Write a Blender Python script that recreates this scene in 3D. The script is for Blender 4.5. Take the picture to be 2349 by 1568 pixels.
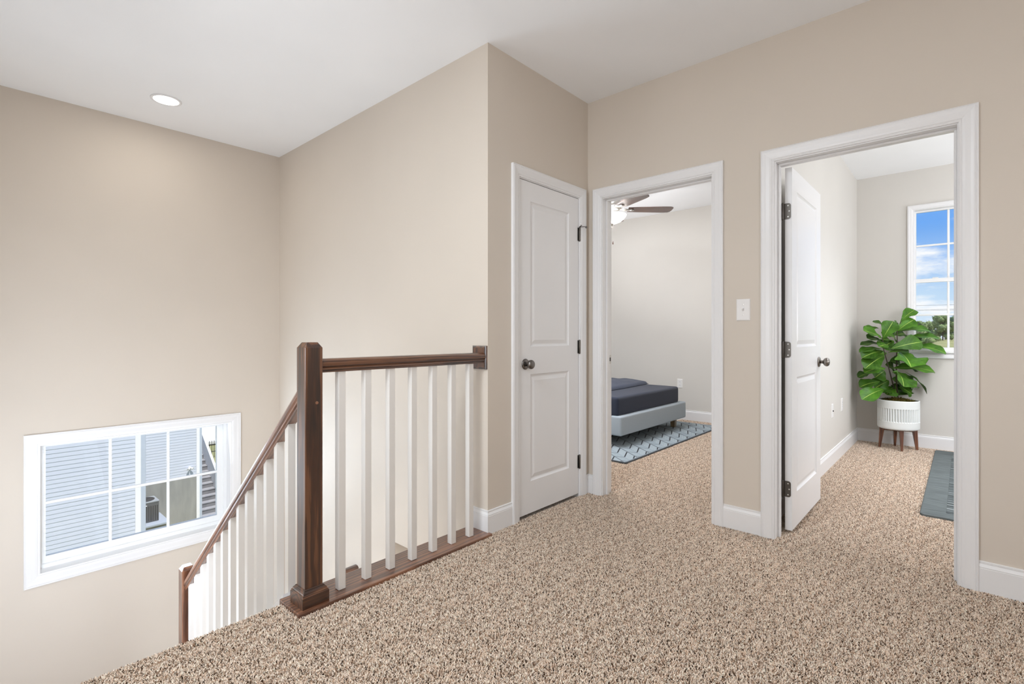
import bpy, bmesh, math, random
from mathutils import Vector, Matrix, noise
R = math.radians
random.seed(7)
for o in list(bpy.data.objects):
    bpy.data.objects.remove(o, do_unlink=True)
S = bpy.context.scene
COL = S.collection

# ------------------------------------------------------------------ camera, sky, sun, exposure
cd = bpy.data.cameras.new('camera')
cam = bpy.data.objects.new('camera', cd); COL.objects.link(cam)
cam.location = (1.9732, -2.9834, 1.1107)
cam.rotation_euler = (R(90), 0, R(42.089))
cd.sensor_width = 36; cd.lens = 36 * 1147.97 / 2349
cd.shift_y = -(784 - 766.53) / 2349
cd.clip_start = 0.02; cd.clip_end = 2000
S.camera = cam
S.view_settings.view_transform = 'Standard'; S.view_settings.look = 'None'
S.view_settings.exposure = 0.0; S.view_settings.gamma = 1.0
S.view_settings.use_curve_mapping = False
S.cycles.use_denoising = True
S.cycles.max_bounces = 8; S.cycles.diffuse_bounces = 5; S.cycles.glossy_bounces = 3
S.cycles.use_adaptive_sampling = True; S.cycles.adaptive_threshold = 0.04; S.cycles.adaptive_min_samples = 16
S.cycles.transparent_max_bounces = 12
S.cycles.sample_clamp_indirect = 8.0

W = bpy.data.worlds.new('sky'); S.world = W; W.use_nodes = True
wn = W.node_tree.nodes; wl = W.node_tree.links; wn.clear()
def wnode(t, **k):
    n = wn.new(t)
    for a, b in k.items(): setattr(n, a, b)
    return n
wtc = wnode('ShaderNodeTexCoord')
wsep = wnode('ShaderNodeSeparateXYZ'); wl.new(wtc.outputs['Generated'], wsep.inputs[0])
wr = wnode('ShaderNodeValToRGB')
e = wr.color_ramp.elements
e[0].position = 0.0; e[0].color = (0.72, 0.85, 0.99, 1)
e[1].position = 1.0; e[1].color = (0.22, 0.44, 0.88, 1)
x = e.new(0.06); x.color = (0.56, 0.76, 0.98, 1)
x = e.new(0.17); x.color = (0.15, 0.41, 0.94, 1)
wl.new(wsep.outputs['Z'], wr.inputs[0])
# clouds on a flat layer: direction / (z + k)
wa = wnode('ShaderNodeMath', operation='ADD'); wl.new(wsep.outputs['Z'], wa.inputs[0]); wa.inputs[1].default_value = 0.24
wdx = wnode('ShaderNodeMath', operation='DIVIDE'); wl.new(wsep.outputs['X'], wdx.inputs[0]); wl.new(wa.outputs[0], wdx.inputs[1])
wdy = wnode('ShaderNodeMath', operation='DIVIDE'); wl.new(wsep.outputs['Y'], wdy.inputs[0]); wl.new(wa.outputs[0], wdy.inputs[1])
wcb = wnode('ShaderNodeCombineXYZ'); wl.new(wdx.outputs[0], wcb.inputs[0]); wl.new(wdy.outputs[0], wcb.inputs[1])
wcb.inputs[2].default_value = 53.43
wno = wnode('ShaderNodeTexNoise'); wno.inputs['Scale'].default_value = 2.6; wno.inputs['Detail'].default_value = 7; wno.inputs['Roughness'].default_value = 0.55
wl.new(wcb.outputs[0], wno.inputs['Vector'])
wcr = wnode('ShaderNodeValToRGB'); wcr.color_ramp.elements[0].position = 0.49; wcr.color_ramp.elements[1].position = 0.61
wl.new(wno.outputs['Fac'], wcr.inputs[0])
wmx = wnode('ShaderNodeMix', data_type='RGBA'); wl.new(wcr.outputs[0], wmx.inputs[0]); wl.new(wr.outputs[0], wmx.inputs[6])
wmx.inputs[7].default_value = (1.0, 1.02, 1.06, 1)
wb = wnode('ShaderNodeBackground'); wb.inputs['Strength'].default_value = 1.0
wl.new(wmx.outputs[2], wb.inputs[0])
wo = wnode('ShaderNodeOutputWorld'); wl.new(wb.outputs[0], wo.inputs[0])

def light(name, kind, loc, energy, color=(1, 1, 1), target=None, size=1.0, size_y=None, rot=None, shape='RECTANGLE', parent=None, spread=None):
    l = bpy.data.lights.new(name, kind); o = bpy.data.objects.new(name, l); COL.objects.link(o)
    o.location = loc; l.energy = energy; l.color = color
    if kind == 'AREA':
        l.shape = shape; l.size = size
        if shape == 'RECTANGLE': l.size_y = size_y or size
        if spread: l.spread = spread
    if target is not None:
        o.rotation_euler = (Vector(target) - Vector(loc)).to_track_quat('-Z', 'Y').to_euler()
    if rot: o.rotation_euler = rot
    if parent:
        o.location = Vector(loc) - LOC[parent]; o.parent = parent
    return o
sun = light('sun', 'SUN', (-10, -5, 20), 5.0, (1.0, 0.96, 0.93), target=(-10 - 0.45, -5 + 0.02, 20 - 0.89))
sun.data.angle = R(0.7)
# unseen fill lamps added to balance brightness; only stair_window_light stands at a modelled window
light('hall_side_fill', 'AREA', (3.9, -4.3, 1.6), 40, (0.95, 0.98, 1.04), target=(0.3, -1.0, 1.4), size=2.4, size_y=1.8)  # added fill behind the camera; no window is built there
light('hall_overhead_fill', 'AREA', (0.7, -3.1, 2.70), 48, (0.88, 0.98, 1.08), target=(0.7, -3.1, 0), size=0.9, shape='DISK')  # invented overhead source for hall walls and carpet
light('hall_ceiling_fill', 'AREA', (0.7, -3.9, 1.2), 25, (0.90, 0.98, 1.08), target=(0.7, -2.2, 2.74), size=1.0)  # added to lift the hall ceiling; no lamp stands here
light('stair_window_light', 'AREA', (-2.68, -2.02, -0.07), 19, (0.76, 0.95, 1.16), target=(0, -2.0, 0.5), size=1.1, size_y=0.75)
light('lower_hall_fill', 'AREA', (0.9, -2.0, -0.36), 165, (0.88, 0.98, 1.1), target=(0.9, -2.0, -3), size=1.2)  # unseen fill added for the lower storey and stairwell
light('stair_wall_fill', 'AREA', (-1.0, -3.0, -0.1), 35, (0.86, 0.98, 1.15), target=(-2.7, -2.2, -0.9), size=0.5)  # added out of view to brighten the low part of the window wall
light('stair_ceiling_fill', 'AREA', (-1.0, -3.0, 0.7), 10, (0.86, 0.98, 1.15), target=(-2.4, -2.7, 2.74), size=0.4)  # second added fill, lifting the far-left stairwell ceiling; no fixture
light('bedroom_side_fill', 'AREA', (-3.15, 1.6, 1.5), 3.0, (0.97, 0.98, 1.0), target=(0.5, 1.9, 1.0), size=1.8, size_y=1.6)  # made-up daylight; the bedroom side wall has no window
light('bedroom_overhead_fill', 'AREA', (-0.9, 0.9, 2.70), 68, (0.94, 0.98, 1.05), target=(-0.9, 0.9, 0), size=1.0)  # extra downward fill, apart from the fan's own lamp
light('bedroom_ceiling_fill', 'AREA', (-1.5, 1.7, 1.5), 22, (0.96, 0.98, 1.03), target=(-1.1, 1.9, 2.74), size=1.2)  # added to brighten the bedroom ceiling
light('study_back_fill', 'AREA', (3.5, 0.32, 1.7), 54, (0.95, 0.99, 1.06), target=(2.0, 3.3, 1.1), size=1.8, size_y=1.6)  # fill aimed at the back wall from a windowless inner wall
light('study_floor_fill', 'AREA', (2.5, 1.9, 2.70), 24, (0.95, 0.99, 1.06), target=(2.3, 1.9, 0), size=0.9, spread=R(100))  # narrow fill added for the plant room carpet
light('study_ceiling_fill', 'AREA', (3.7, 2.5, 1.3), 28, (0.95, 0.99, 1.06), target=(2.9, 2.4, 2.74), size=0.8)  # added to brighten the plant room ceiling

# ------------------------------------------------------------------ helpers
LOC = {}          # world location of every parent
MATS = {}
def obj(name, bm, mat, parent=None, smooth=False, kind=None, mesh=None):
    if mesh is None:
        if parent is not None:
            bmesh.ops.translate(bm, verts=bm.verts, vec=-LOC[parent])
        mesh = bpy.data.meshes.new(name)
        bm.to_mesh(mesh); bm.free()
        for p in mesh.polygons: p.use_smooth = smooth
        for m in (mat if isinstance(mat, (list, tuple)) else [mat]): mesh.materials.append(m)
    o = bpy.data.objects.new(name, mesh); COL.objects.link(o)
    if parent is not None:
        o.parent = parent
        LOC[o] = LOC[parent].copy()
    else:
        LOC[o] = Vector((0, 0, 0))
    if kind: o['kind'] = kind
    return o
def empty(name, loc, label=None, cat=None, group=None, kind=None):
    o = bpy.data.objects.new(name, None); COL.objects.link(o)
    o.location = loc; LOC[o] = Vector(loc); o.empty_display_size = 0.05
    tag(o, label, cat, group, kind)
    return o
def tag(o, label=None, cat=None, group=None, kind=None):
    if label: o['label'] = label
    if cat: o['category'] = cat
    if group: o['group'] = group
    if kind: o['kind'] = kind
    return o
def B(): return bmesh.new()
def box(bm, a, b, bevel=0.0, seg=1):
    a, b = [min(p, q) for p, q in zip(a, b)], [max(p, q) for p, q in zip(a, b)]
    vs = [bm.verts.new((x, y, z)) for x in (a[0], b[0]) for y in (a[1], b[1]) for z in (a[2], b[2])]
    fs = [bm.faces.new([vs[i] for i in f]) for f in ((0, 1, 3, 2), (4, 6, 7, 5), (0, 4, 5, 1), (2, 3, 7, 6), (0, 2, 6, 4), (1, 5, 7, 3))]
    if bevel:
        es = list({e for f in fs for e in f.edges})
        bmesh.ops.bevel(bm, geom=es, offset=bevel, segments=seg, profile=0.6, affect='EDGES', clamp_overlap=True)
    return bm
def boxobj(name, a, b, mat, parent=None, bevel=0.0, seg=1, kind=None, smooth=False):
    return obj(name, box(B(), a, b, bevel, seg), mat, parent, kind=kind, smooth=smooth)
def loft(bm, rings, closed=True, caps=True):
    vr = [[bm.verts.new(p) for p in r] for r in rings]
    n = len(vr[0])
    for i in range(len(vr) - 1):
        for j in range(n if closed else n - 1):
            k = (j + 1) % n
            bm.faces.new((vr[i][j], vr[i][k], vr[i + 1][k], vr[i + 1][j]))
    if caps:
        bm.faces.new(vr[0][::-1]); bm.faces.new(vr[-1])
    return bm
def lathe(bm, c, prof, n=24, axis='z', caps=True):
    rings = []
    for r, h in prof:
        ring = []
        for k in range(n):
            a = 2 * math.pi * k / n
            p = (r * math.cos(a), r * math.sin(a), h)
            if axis == 'x': p = (p[2], p[0], p[1])
            elif axis == 'y': p = (p[0], p[2], p[1])
            ring.append(Vector(c) + Vector(p))
        rings.append(ring)
    return loft(bm, rings, True, caps)
def tube(bm, pts, r, n=8):
    pts = [Vector(p) for p in pts]; rings = []
    rs = r if isinstance(r, (list, tuple)) else [r] * len(pts)
    for i, p in enumerate(pts):
        d = (pts[min(i + 1, len(pts) - 1)] - pts[max(i - 1, 0)]).normalized()
        up = Vector((0, 0, 1)) if abs(d.z) < 0.9 else Vector((1, 0, 0))
        u = d.cross(up).normalized(); v = u.cross(d)
        rings.append([p + (u * math.cos(2 * math.pi * k / n) + v * math.sin(2 * math.pi * k / n)) * rs[i] for k in range(n)])
    return loft(bm, rings)
def fix(bm):
    bmesh.ops.recalc_face_normals(bm, faces=bm.faces); return bm

# ------------------------------------------------------------------ materials
def mat(name, color, rough=0.5, metal=0.0, spec=0.5, build=None):
    m = bpy.data.materials.new(name); m.use_nodes = True
    n = m.node_tree.nodes; b = n['Principled BSDF']
    b.inputs['Base Color'].default_value = (*color, 1); b.inputs['Roughness'].default_value = rough
    b.inputs['Metallic'].default_value = metal; b.inputs['Specular IOR Level'].default_value = spec
    if build: build(m, n, m.node_tree.links, b)
    return m
def coords(n, l, scale=(1, 1, 1), kind='Object'):
    t = n.new('ShaderNodeTexCoord'); mp = n.new('ShaderNodeMapping'); mp.inputs['Scale'].default_value = scale
    l.new(t.outputs[kind], mp.inputs[0]); return mp.outputs[0]
def ramp(n, l, fac, stops):
    r = n.new('ShaderNodeValToRGB'); el = r.color_ramp.elements
    el[0].position, el[0].color = stops[0][0], (*stops[0][1], 1)
    el[1].position, el[1].color = stops[-1][0], (*stops[-1][1], 1)
    for p, c in stops[1:-1]:
        q = el.new(p); q.color = (*c, 1)
    l.new(fac, r.inputs[0]); return r.outputs[0]
def noisetex(n, l, vec, scale, detail=3, rough=0.5, dist=0.0):
    t = n.new('ShaderNodeTexNoise'); t.inputs['Scale'].default_value = scale; t.inputs['Detail'].default_value = detail
    t.inputs['Roughness'].default_value = rough; t.inputs['Distortion'].default_value = dist
    l.new(vec, t.inputs['Vector']); return t.outputs['Fac']
def bump(n, l, b, h, strength=0.2, dist=0.002):
    k = n.new('ShaderNodeBump'); k.inputs['Strength'].default_value = strength; k.inputs['Distance'].default_value = dist
    l.new(h, k.inputs['Height']); l.new(k.outputs[0], b.inputs['Normal'])
def paint(name, color, rough=0.6, peel=0.12, spec=0.3):
    def f(m, n, l, b):
        v = coords(n, l)
        bump(n, l, b, noisetex(n, l, v, 260, 2), peel, 0.001)
        c = noisetex(n, l, v, 1.7, 2)
        lo = [k * 0.985 for k in color]; hi = [min(1, k * 1.015) for k in color]
        l.new(ramp(n, l, c, [(0.3, lo), (0.7, hi)]), b.inputs['Base Color'])
    return mat(name, color, rough, spec=spec, build=f)
def wood(name, dark, mid, light_, axis, rough=0.33, fine=1.0):
    def f(m, n, l, b):
        sc = {'x': (0.10, 1, 1), 'y': (1, 0.10, 1), 'z': (1, 1, 0.10)}[axis]
        v = coords(n, l, sc)
        big = noisetex(n, l, v, 9 * fine, 4, 0.55, 1.2)
        wv = n.new('ShaderNodeTexWave'); wv.wave_type = 'RINGS'; wv.rings_direction = axis.upper()
        wv.inputs['Scale'].default_value = 16 * fine; wv.inputs['Distortion'].default_value = 9; wv.inputs['Detail'].default_value = 3; wv.inputs['Detail Scale'].default_value = 1.2
        l.new(v, wv.inputs['Vector'])
        sc2 = {'x': (0.02, 1, 1), 'y': (1, 0.02, 1), 'z': (1, 1, 0.02)}[axis]
        pore = noisetex(n, l, coords(n, l, sc2), 240, 2, 0.7)
        a = n.new('ShaderNodeMath'); a.operation = 'MULTIPLY_ADD'; l.new(wv.outputs['Fac'], a.inputs[0]); a.inputs[1].default_value = 0.42; l.new(big, a.inputs[2])
        a2 = n.new('ShaderNodeMath'); a2.operation = 'MULTIPLY_ADD'; l.new(pore, a2.inputs[0]); a2.inputs[1].default_value = 0.38; l.new(a.outputs[0], a2.inputs[2])
        l.new(ramp(n, l, a2.outputs[0], [(0.55, dark), (0.88, mid), (1.18 if False else 1.0, light_)]), b.inputs['Base Color'])
        bump(n, l, b, pore, 0.25, 0.0006)
        b.inputs['Coat Weight'].default_value = 1.0; b.inputs['Coat Roughness'].default_value = 0.26
    return mat(name, mid, rough, build=f)

M_WALL = paint('beige_wall_paint', (0.65, 0.58, 0.50))
M_ROOM = paint('pale_greige_room_paint', (0.655, 0.625, 0.58))
M_CEIL = paint('white_ceiling_paint', (0.90, 0.90, 0.90), 0.85, 0.08, 0.15)
M_TRIM = paint('white_semigloss_trim', (0.80, 0.79, 0.785), 0.32, 0.02, 0.5)
M_BALU = paint('white_baluster_paint', (0.75, 0.715, 0.67), 0.35, 0.02, 0.5)
WD = ((0.014, 0.0045, 0.0018), (0.062, 0.019, 0.0065), (0.125, 0.046, 0.017))
M_WOODX = wood('stained_oak_along_x', *WD, 'x'); M_WOODY = wood('stained_oak_along_y', *WD, 'y'); M_WOODZ = wood('stained_oak_along_z', *WD, 'z')
WS = ((0.045, 0.015, 0.007), (0.150, 0.056, 0.026), (0.23, 0.098, 0.049))  # same oak as above, with window and lamp light lightened into the colour
M_SHOE = wood('stained_oak_nosing', *WS, 'y', 0.42)
M_RAILX = wood('window_lit_oak_along_x', *WS, 'x'); M_RAILZ = wood('window_lit_oak_along_z', *WS, 'z')  # lit copies for the stair rail and landing newel near the window
WF = ((0.025, 0.010, 0.006), (0.06, 0.024, 0.013), (0.10, 0.042, 0.023))
M_FAN = wood('walnut_fan_blade', *WF, 'x', 0.4)
M_LEGW = wood('walnut_plant_stand', (0.07, 0.022, 0.010), (0.15, 0.05, 0.022), (0.23, 0.085, 0.04), 'z', 0.45)
M_BEDLEG = wood('oak_bed_leg', (0.12, 0.08, 0.04), (0.22, 0.15, 0.07), (0.30, 0.21, 0.11), 'z', 0.5)
M_BRONZE = mat('aged_bronze', (0.24, 0.215, 0.19), 0.30, 1.0)
M_BRONZED = mat('dark_bronze', (0.19, 0.175, 0.165), 0.28, 1.0)
M_HINGE = mat('dark_hinge_bronze', (0.13, 0.118, 0.105), 0.42, 1.0)
M_STEEL = mat('brushed_nickel', (0.62, 0.60, 0.57), 0.28, 1.0)
M_SCREW = mat('bright_screw_head', (0.7, 0.68, 0.64), 0.35, 1.0)
M_PLATE = paint('white_plastic_plate', (0.82, 0.80, 0.78), 0.35, 0.0)
M_SLOT = mat('dark_slot', (0.03, 0.03, 0.03), 0.6)
M_BLACK = mat('black_strike_hole', (0.015, 0.015, 0.015), 0.6)
M_VINYL = paint('white_vinyl_window', (0.86, 0.86, 0.85), 0.35, 0.0)
def emit(name, color, strength):
    def f(m, n, l, b):
        b.inputs['Emission Color'].default_value = (*color, 1); b.inputs['Emission Strength'].default_value = strength
    return mat(name, (0.9, 0.9, 0.9), 0.4, build=f)
M_LAMP = emit('lit_downlight_lens', (1.0, 0.96, 0.90), 6.0)
M_BOWL = emit('lit_frosted_glass_bowl', (1.0, 0.95, 0.88), 2.2)
def glassf(m, n, l, b):
    out = n['Material Output']
    t = n.new('ShaderNodeBsdfTransparent'); t.inputs[0].default_value = (0.99, 0.995, 0.993, 1)
    g = n.new('ShaderNodeBsdfGlossy'); g.inputs['Roughness'].default_value = 0.02
    lw = n.new('ShaderNodeFresnel'); lw.inputs['IOR'].default_value = 1.45
    mx = n.new('ShaderNodeMixShader'); l.new(lw.outputs[0], mx.inputs[0]); l.new(t.outputs[0], mx.inputs[1]); l.new(g.outputs[0], mx.inputs[2])
    l.new(mx.outputs[0], out.inputs[0])
M_GLASS = mat('window_glass', (1, 1, 1), build=glassf)
def carpetf(m, n, l, b):
    v = coords(n, l)
    vo = n.new('ShaderNodeTexVoronoi'); vo.inputs['Scale'].default_value = 190; l.new(v, vo.inputs['Vector'])
    sep = n.new('ShaderNodeSeparateColor'); l.new(vo.outputs['Color'], sep.inputs[0])
    l.new(ramp(n, l, sep.outputs[0], [(0.0, (0.30, 0.235, 0.185)), (0.3, (0.60, 0.50, 0.43)), (1.0, (0.85, 0.76, 0.68))]), b.inputs['Base Color'])
    bump(n, l, b, vo.outputs['Distance'], 0.9, 0.006)
M_CARPET = mat('speckled_beige_carpet', (0.42, 0.33, 0.26), 0.95, spec=0.1, build=carpetf)
def pilef(m, n, l, b):
    at = n.new('ShaderNodeAttribute'); at.attribute_name = 'yarn'
    l.new(at.outputs['Color'], b.inputs['Base Color'])
M_PILE = mat('twisted_carpet_yarn', (0.5, 0.4, 0.3), 0.95, spec=0.08, build=pilef)
def fabric(name, color, rough=0.9, scale=500, var=0.12):
    def f(m, n, l, b):
        v = coords(n, l)
        w = noisetex(n, l, v, scale, 2)
        l.new(ramp(n, l, w, [(0.3, [c * (1 - var) for c in color]), (0.7, [c * (1 + var) for c in color])]), b.inputs['Base Color'])
        bump(n, l, b, w, 0.3, 0.001)
        b.inputs['Sheen Weight'].default_value = 0.15
    return mat(name, color, rough, spec=0.2, build=f)
M_NAVY = fabric('charcoal_navy_sheet', (0.031, 0.037, 0.058))
M_NAVY2 = fabric('slate_blue_blanket', (0.047, 0.056, 0.086))
M_UPH = fabric('pale_blue_grey_upholstery', (0.37, 0.42, 0.46))

# ------------------------------------------------------------------ room shell
H = 2.74; XE = 4.7; YN = 3.38; YS = -4.6
BASE = -0.012
def struct(name, bm, m, label=None):
    o = obj(name, bm, m, kind='structure')
    if label: o['label'] = label
    return o
def wallboxes(name, boxes, m, label):
    bm = B()
    for a, b in boxes: box(bm, a, b)
    return struct(name, bm, m, label)
D2 = (0.122, 0.866); D3 = (1.212, 1.950); DZ = 2.047      # clear door openings
DC = (-0.735, -0.113)
j = 0.018
wallboxes('wall_right', [
    ((0.0, 0, BASE), (D2[0] - j, 0.06, H)), ((D2[1] + j, 0, BASE), (D3[0] - j, 0.06, H)), ((D3[1] + j, 0, BASE), (XE, 0.06, H)),
    ((D2[0] - j, 0, DZ + j), (D2[1] + j, 0.06, H)), ((D3[0] - j, 0, DZ + j), (D3[1] + j, 0.06, H))], M_WALL, 'beige hall wall holding the two open doorways')
wallboxes('wall_bedroom_front', [
    ((-3.3, 0.06, BASE), (D2[0] - j, 0.115, H)), ((D2[1] + j, 0.06, BASE), (1.073, 0.115, H)), ((D2[0] - j, 0.06, DZ + j), (D2[1] + j, 0.115, H))], M_ROOM, 'pale bedroom side of the doorway wall')
wallboxes('wall_study_front', [
    ((1.073, 0.06, BASE), (D3[0] - j, 0.115, H)), ((D3[1] + j, 0.06, BASE), (XE, 0.115, H)), ((D3[0] - j, 0.06, DZ + j), (D3[1] + j, 0.115, H))], M_ROOM, 'pale plant room side of the doorway wall')
wallboxes('wall_middle', [
    ((-0.11, -1.0, BASE), (0, DC[0] - j, H)), ((-0.11, DC[1] + j, BASE), (0, 0.0, H)), ((-0.11, DC[0] - j, DZ + j), (0, DC[1] + j, H))], M_WALL, 'short beige wall with the closed closet door')
# stairwell walls: far wall carries on down to the lower floor with an opening there
wallboxes('wall_back', [((-2.707, -1.0, -0.296), (-0.11, -0.88, H)), ((-2.707, -1.0, -3.06), (-0.886, -0.88, -0.296)), ((-0.11, -1.0, -0.31), (0.0, -0.88, -0.012))], M_WALL, 'tall beige stairwell wall behind the banister')
WY = (-2.625, -1.399); WZ = (-0.538, 0.368)   # stair window opening
wallboxes('wall_left', [
    ((-2.87, -3.15, -3.06), (-2.707, WY[0], H)), ((-2.87, WY[1], -3.06), (-2.707, 0.0, H)),
    ((-2.87, WY[0], -3.06), (-2.707, WY[1], WZ[0])), ((-2.87, WY[0], WZ[1]), (-2.707, WY[1], H))], M_WALL, 'beige stairwell wall with the low window')
wallboxes('wall_front', [((-2.87, -3.17, -3.06), (-0.12, -3.05, H)), ((-0.24, YS, BASE), (-0.12, -3.17, H)), ((-0.24, YS - 0.1, BASE), (XE, YS, H))], M_WALL, 'beige hall wall behind the camera')
wallboxes('wall_hall_end', [((XE, YS, BASE), (XE + 0.1, 0.06, H))], M_WALL, 'beige wall at the far end of the hall')
wallboxes('wall_bedroom_back', [((-3.3, YN, BASE), (1.073, YN + 0.14, H))], M_ROOM, 'pale wall behind the bed')
wallboxes('wall_bedroom_side', [((-3.44, 0.0, BASE), (-3.3, YN + 0.14, H)), ((1.013, 0.115, BASE), (1.073, YN, H))], M_ROOM, 'pale bedroom side walls')
wallboxes('wall_study_side', [((1.073, 0.115, BASE), (1.133, YN, H)), ((XE, 0.06, BASE), (XE + 0.1, YN + 0.14, H))], M_ROOM, 'pale wall of the plant room beside the open door')
GX = (1.600, 2.365); GZ = (0.945, 2.345)                     # study window opening
wallboxes('wall_study_back', [
    ((1.073, YN, BASE), (GX[0], YN + 0.14, H)), ((GX[1], YN, BASE), (XE, YN + 0.14, H)),
    ((GX[0], YN, BASE), (GX[1], YN + 0.14, GZ[0])), ((GX[0], YN, GZ[1]), (GX[1], YN + 0.14, H))], M_ROOM, 'pale wall with the tall window behind the plant')
bm = B(); box(bm, (-3.5, YS - 0.1, H), (XE + 0.1, YN + 0.2, H + 0.2)); struct('ceiling', bm, M_CEIL, 'smooth white ceiling')
# upper floor slab and carpet
FR = [((-0.12, YS), (XE, 0.0)), ((-3.3, 0.115), (1.013, YN)), ((1.133, 0.115), (XE, YN)), ((D2[0], 0.0), (D2[1], 0.115)), ((D3[0], 0.0), (D3[1], 0.115))]
bm = B()
for (x0, y0), (x1, y1) in FR: box(bm, (x0, y0, -0.05), (x1, y1, BASE))
floor = struct('floor', bm, M_CARPET, 'speckled beige carpeted floor')
bm = B(); box(bm, (-0.118, YS, -0.296), (XE, YN, -0.05)); box(bm, (-3.4, -0.999, -0.296), (-0.12, YN, -0.06))
struct('trim_1', bm, M_CEIL, 'white floor edge and soffit around the stairwell')
# lower storey
bm = B(); box(bm, (-2.87, -3.17, -3.2), (XE, YN, -3.05)); struct('floor_lower', bm, M_CARPET, 'lower floor at the foot of the stairs')
wallboxes('wall_lower', [((-0.9, 0.9, -3.05), (XE, 1.0, -0.296)), ((-0.986, -0.88, -3.05), (-0.886, 1.0, -0.296)), ((XE - 1, -3.17, -3.05), (XE - 0.9, 1.0, -0.296)), ((-0.12, -3.17, -3.05), (XE, -3.05, -0.296))], M_WALL, 'beige walls of the lower hall')
# carpet pile
TILE = 0.25
random.seed(11)
bm = B(); lay = bm.loops.layers.color.new('yarn')
PAL = [((0.94, 0.87, 0.80), 55), ((0.88, 0.78, 0.69), 26), ((0.65, 0.54, 0.45), 9), ((0.36, 0.28, 0.215), 7), ((0.21, 0.155, 0.118), 3)]
cols = [p[0] for p in PAL]; wts = [p[1] for p in PAL]
N = 66
for ix in range(N):
    for iy in range(N):
        cx = (ix + random.uniform(0.05, 0.95)) / N * TILE; cy = (iy + random.uniform(0.05, 0.95)) / N * TILE
        c = random.choices(cols, wts)[0]; kk = random.uniform(0.88, 1.06); c = [min(0.95, q * kk) for q in c]
        a = random.uniform(0, 2 * math.pi); ln = random.uniform(0.003, 0.0085); h = random.uniform(0.0095, 0.0140)
        r0 = random.uniform(0.0017, 0.0024); ph = random.uniform(0, 6.28)
        mid = Vector((cx + math.cos(a) * ln * 0.35, cy + math.sin(a) * ln * 0.35, h * 0.62))
        top = Vector((cx + math.cos(a) * ln, cy + math.sin(a) * ln, h))
        r1 = [bm.verts.new((cx + r0 * math.cos(ph + k * 2.0944), cy + r0 * math.sin(ph + k * 2.0944), 0)) for k in range(3)]
        r2 = [bm.verts.new(mid + Vector((math.cos(ph + 0.8 + k * 2.0944), math.sin(ph + 0.8 + k * 2.0944), 0)) * r0 * 1.15) for k in range(3)]
        t = bm.verts.new(top)
        for k in range(3):
            q = (k + 1) % 3
            for f in (bm.faces.new((r1[k], r1[q], r2[q], r2[k])), bm.faces.new((r2[k], r2[q], t))):
                for lp in f.loops: lp[lay] = (*c, 1)
me = bpy.data.meshes.new('carpet_pile'); bm.to_mesh(me); bm.free(); me.materials.append(M_PILE)
pile = bpy.data.objects.new('carpet_pile', me); COL.objects.link(pile); pile['kind'] = 'stuff'
pile['label'] = 'twisted beige and brown carpet pile covering hall and rooms'; pile['category'] = 'carpet'
ng = bpy.data.node_groups.new('lay_pile', 'GeometryNodeTree')
ng.interface.new_socket('Geometry', in_out='INPUT', socket_type='NodeSocketGeometry')
ng.interface.new_socket('Geometry', in_out='OUTPUT', socket_type='NodeSocketGeometry')
gi = ng.nodes.new('NodeGroupInput'); go = ng.nodes.new('NodeGroupOutput'); join = ng.nodes.new('GeometryNodeJoinGeometry')
regs = [((-0.12, -3.46), (2.9, -2.087)), ((0.037, -2.087), (2.9, -1.0)), ((0.0, -1.0), (2.9, 3.37)), ((-0.78, 0.14), (0.0, 3.37))]
for i, ((x0, y0), (x1, y1)) in enumerate(regs):
    nx = max(1, round((x1 - x0) / TILE)); ny = max(1, round((y1 - y0) / TILE))
    sx = (x1 - x0) / nx; sy = (y1 - y0) / ny
    g = ng.nodes.new('GeometryNodeMeshGrid')
    # a grid needs two vertices each way: single rows are built as points on a line
    ml = None
    g.inputs['Vertices X'].default_value = max(2, nx); g.inputs['Vertices Y'].default_value = max(2, ny)
    g.inputs['Size X'].default_value = (max(2, nx) - 1) * sx; g.inputs['Size Y'].default_value = (max(2, ny) - 1) * sy
    if nx == 1: sx /= 2; g.inputs['Size X'].default_value = sx
    if ny == 1: sy /= 2; g.inputs['Size Y'].default_value = sy
    tr = ng.nodes.new('GeometryNodeTransform'); tr.inputs['Translation'].default_value = ((x0 + x1) / 2, (y0 + y1) / 2, BASE)
    ng.links.new(g.outputs['Mesh'], tr.inputs['Geometry'])
    ctr = ng.nodes.new('GeometryNodeTransform'); ctr.inputs['Translation'].default_value = (-TILE / 2, -TILE / 2, 0)
    ng.links.new(gi.outputs[0], ctr.inputs['Geometry'])
    ip = ng.nodes.new('GeometryNodeInstanceOnPoints')
    ng.links.new(tr.outputs[0], ip.inputs['Points']); ng.links.new(ctr.outputs[0], ip.inputs['Instance'])
    rv = ng.nodes.new('FunctionNodeRandomValue'); rv.data_type = 'INT'
    rv.inputs[4].default_value = 0; rv.inputs[5].default_value = 1; rv.inputs['Seed'].default_value = i
    mu = ng.nodes.new('ShaderNodeMath'); mu.operation = 'MULTIPLY'; mu.inputs[1].default_value = math.pi
    ng.links.new(rv.outputs[2], mu.inputs[0])
    cb = ng.nodes.new('ShaderNodeCombineXYZ'); ng.links.new(mu.outputs[0], cb.inputs[2])
    ng.links.new(cb.outputs[0], ip.inputs['Rotation'])
    ip.inputs['Scale'].default_value = (sx / TILE, sy / TILE, 1)
    ng.links.new(ip.outputs[0], join.inputs[0])
ng.links.new(join.outputs[0], go.inputs[0])
md = pile.modifiers.new('lay_pile', 'NODES'); md.node_group = ng

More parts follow.
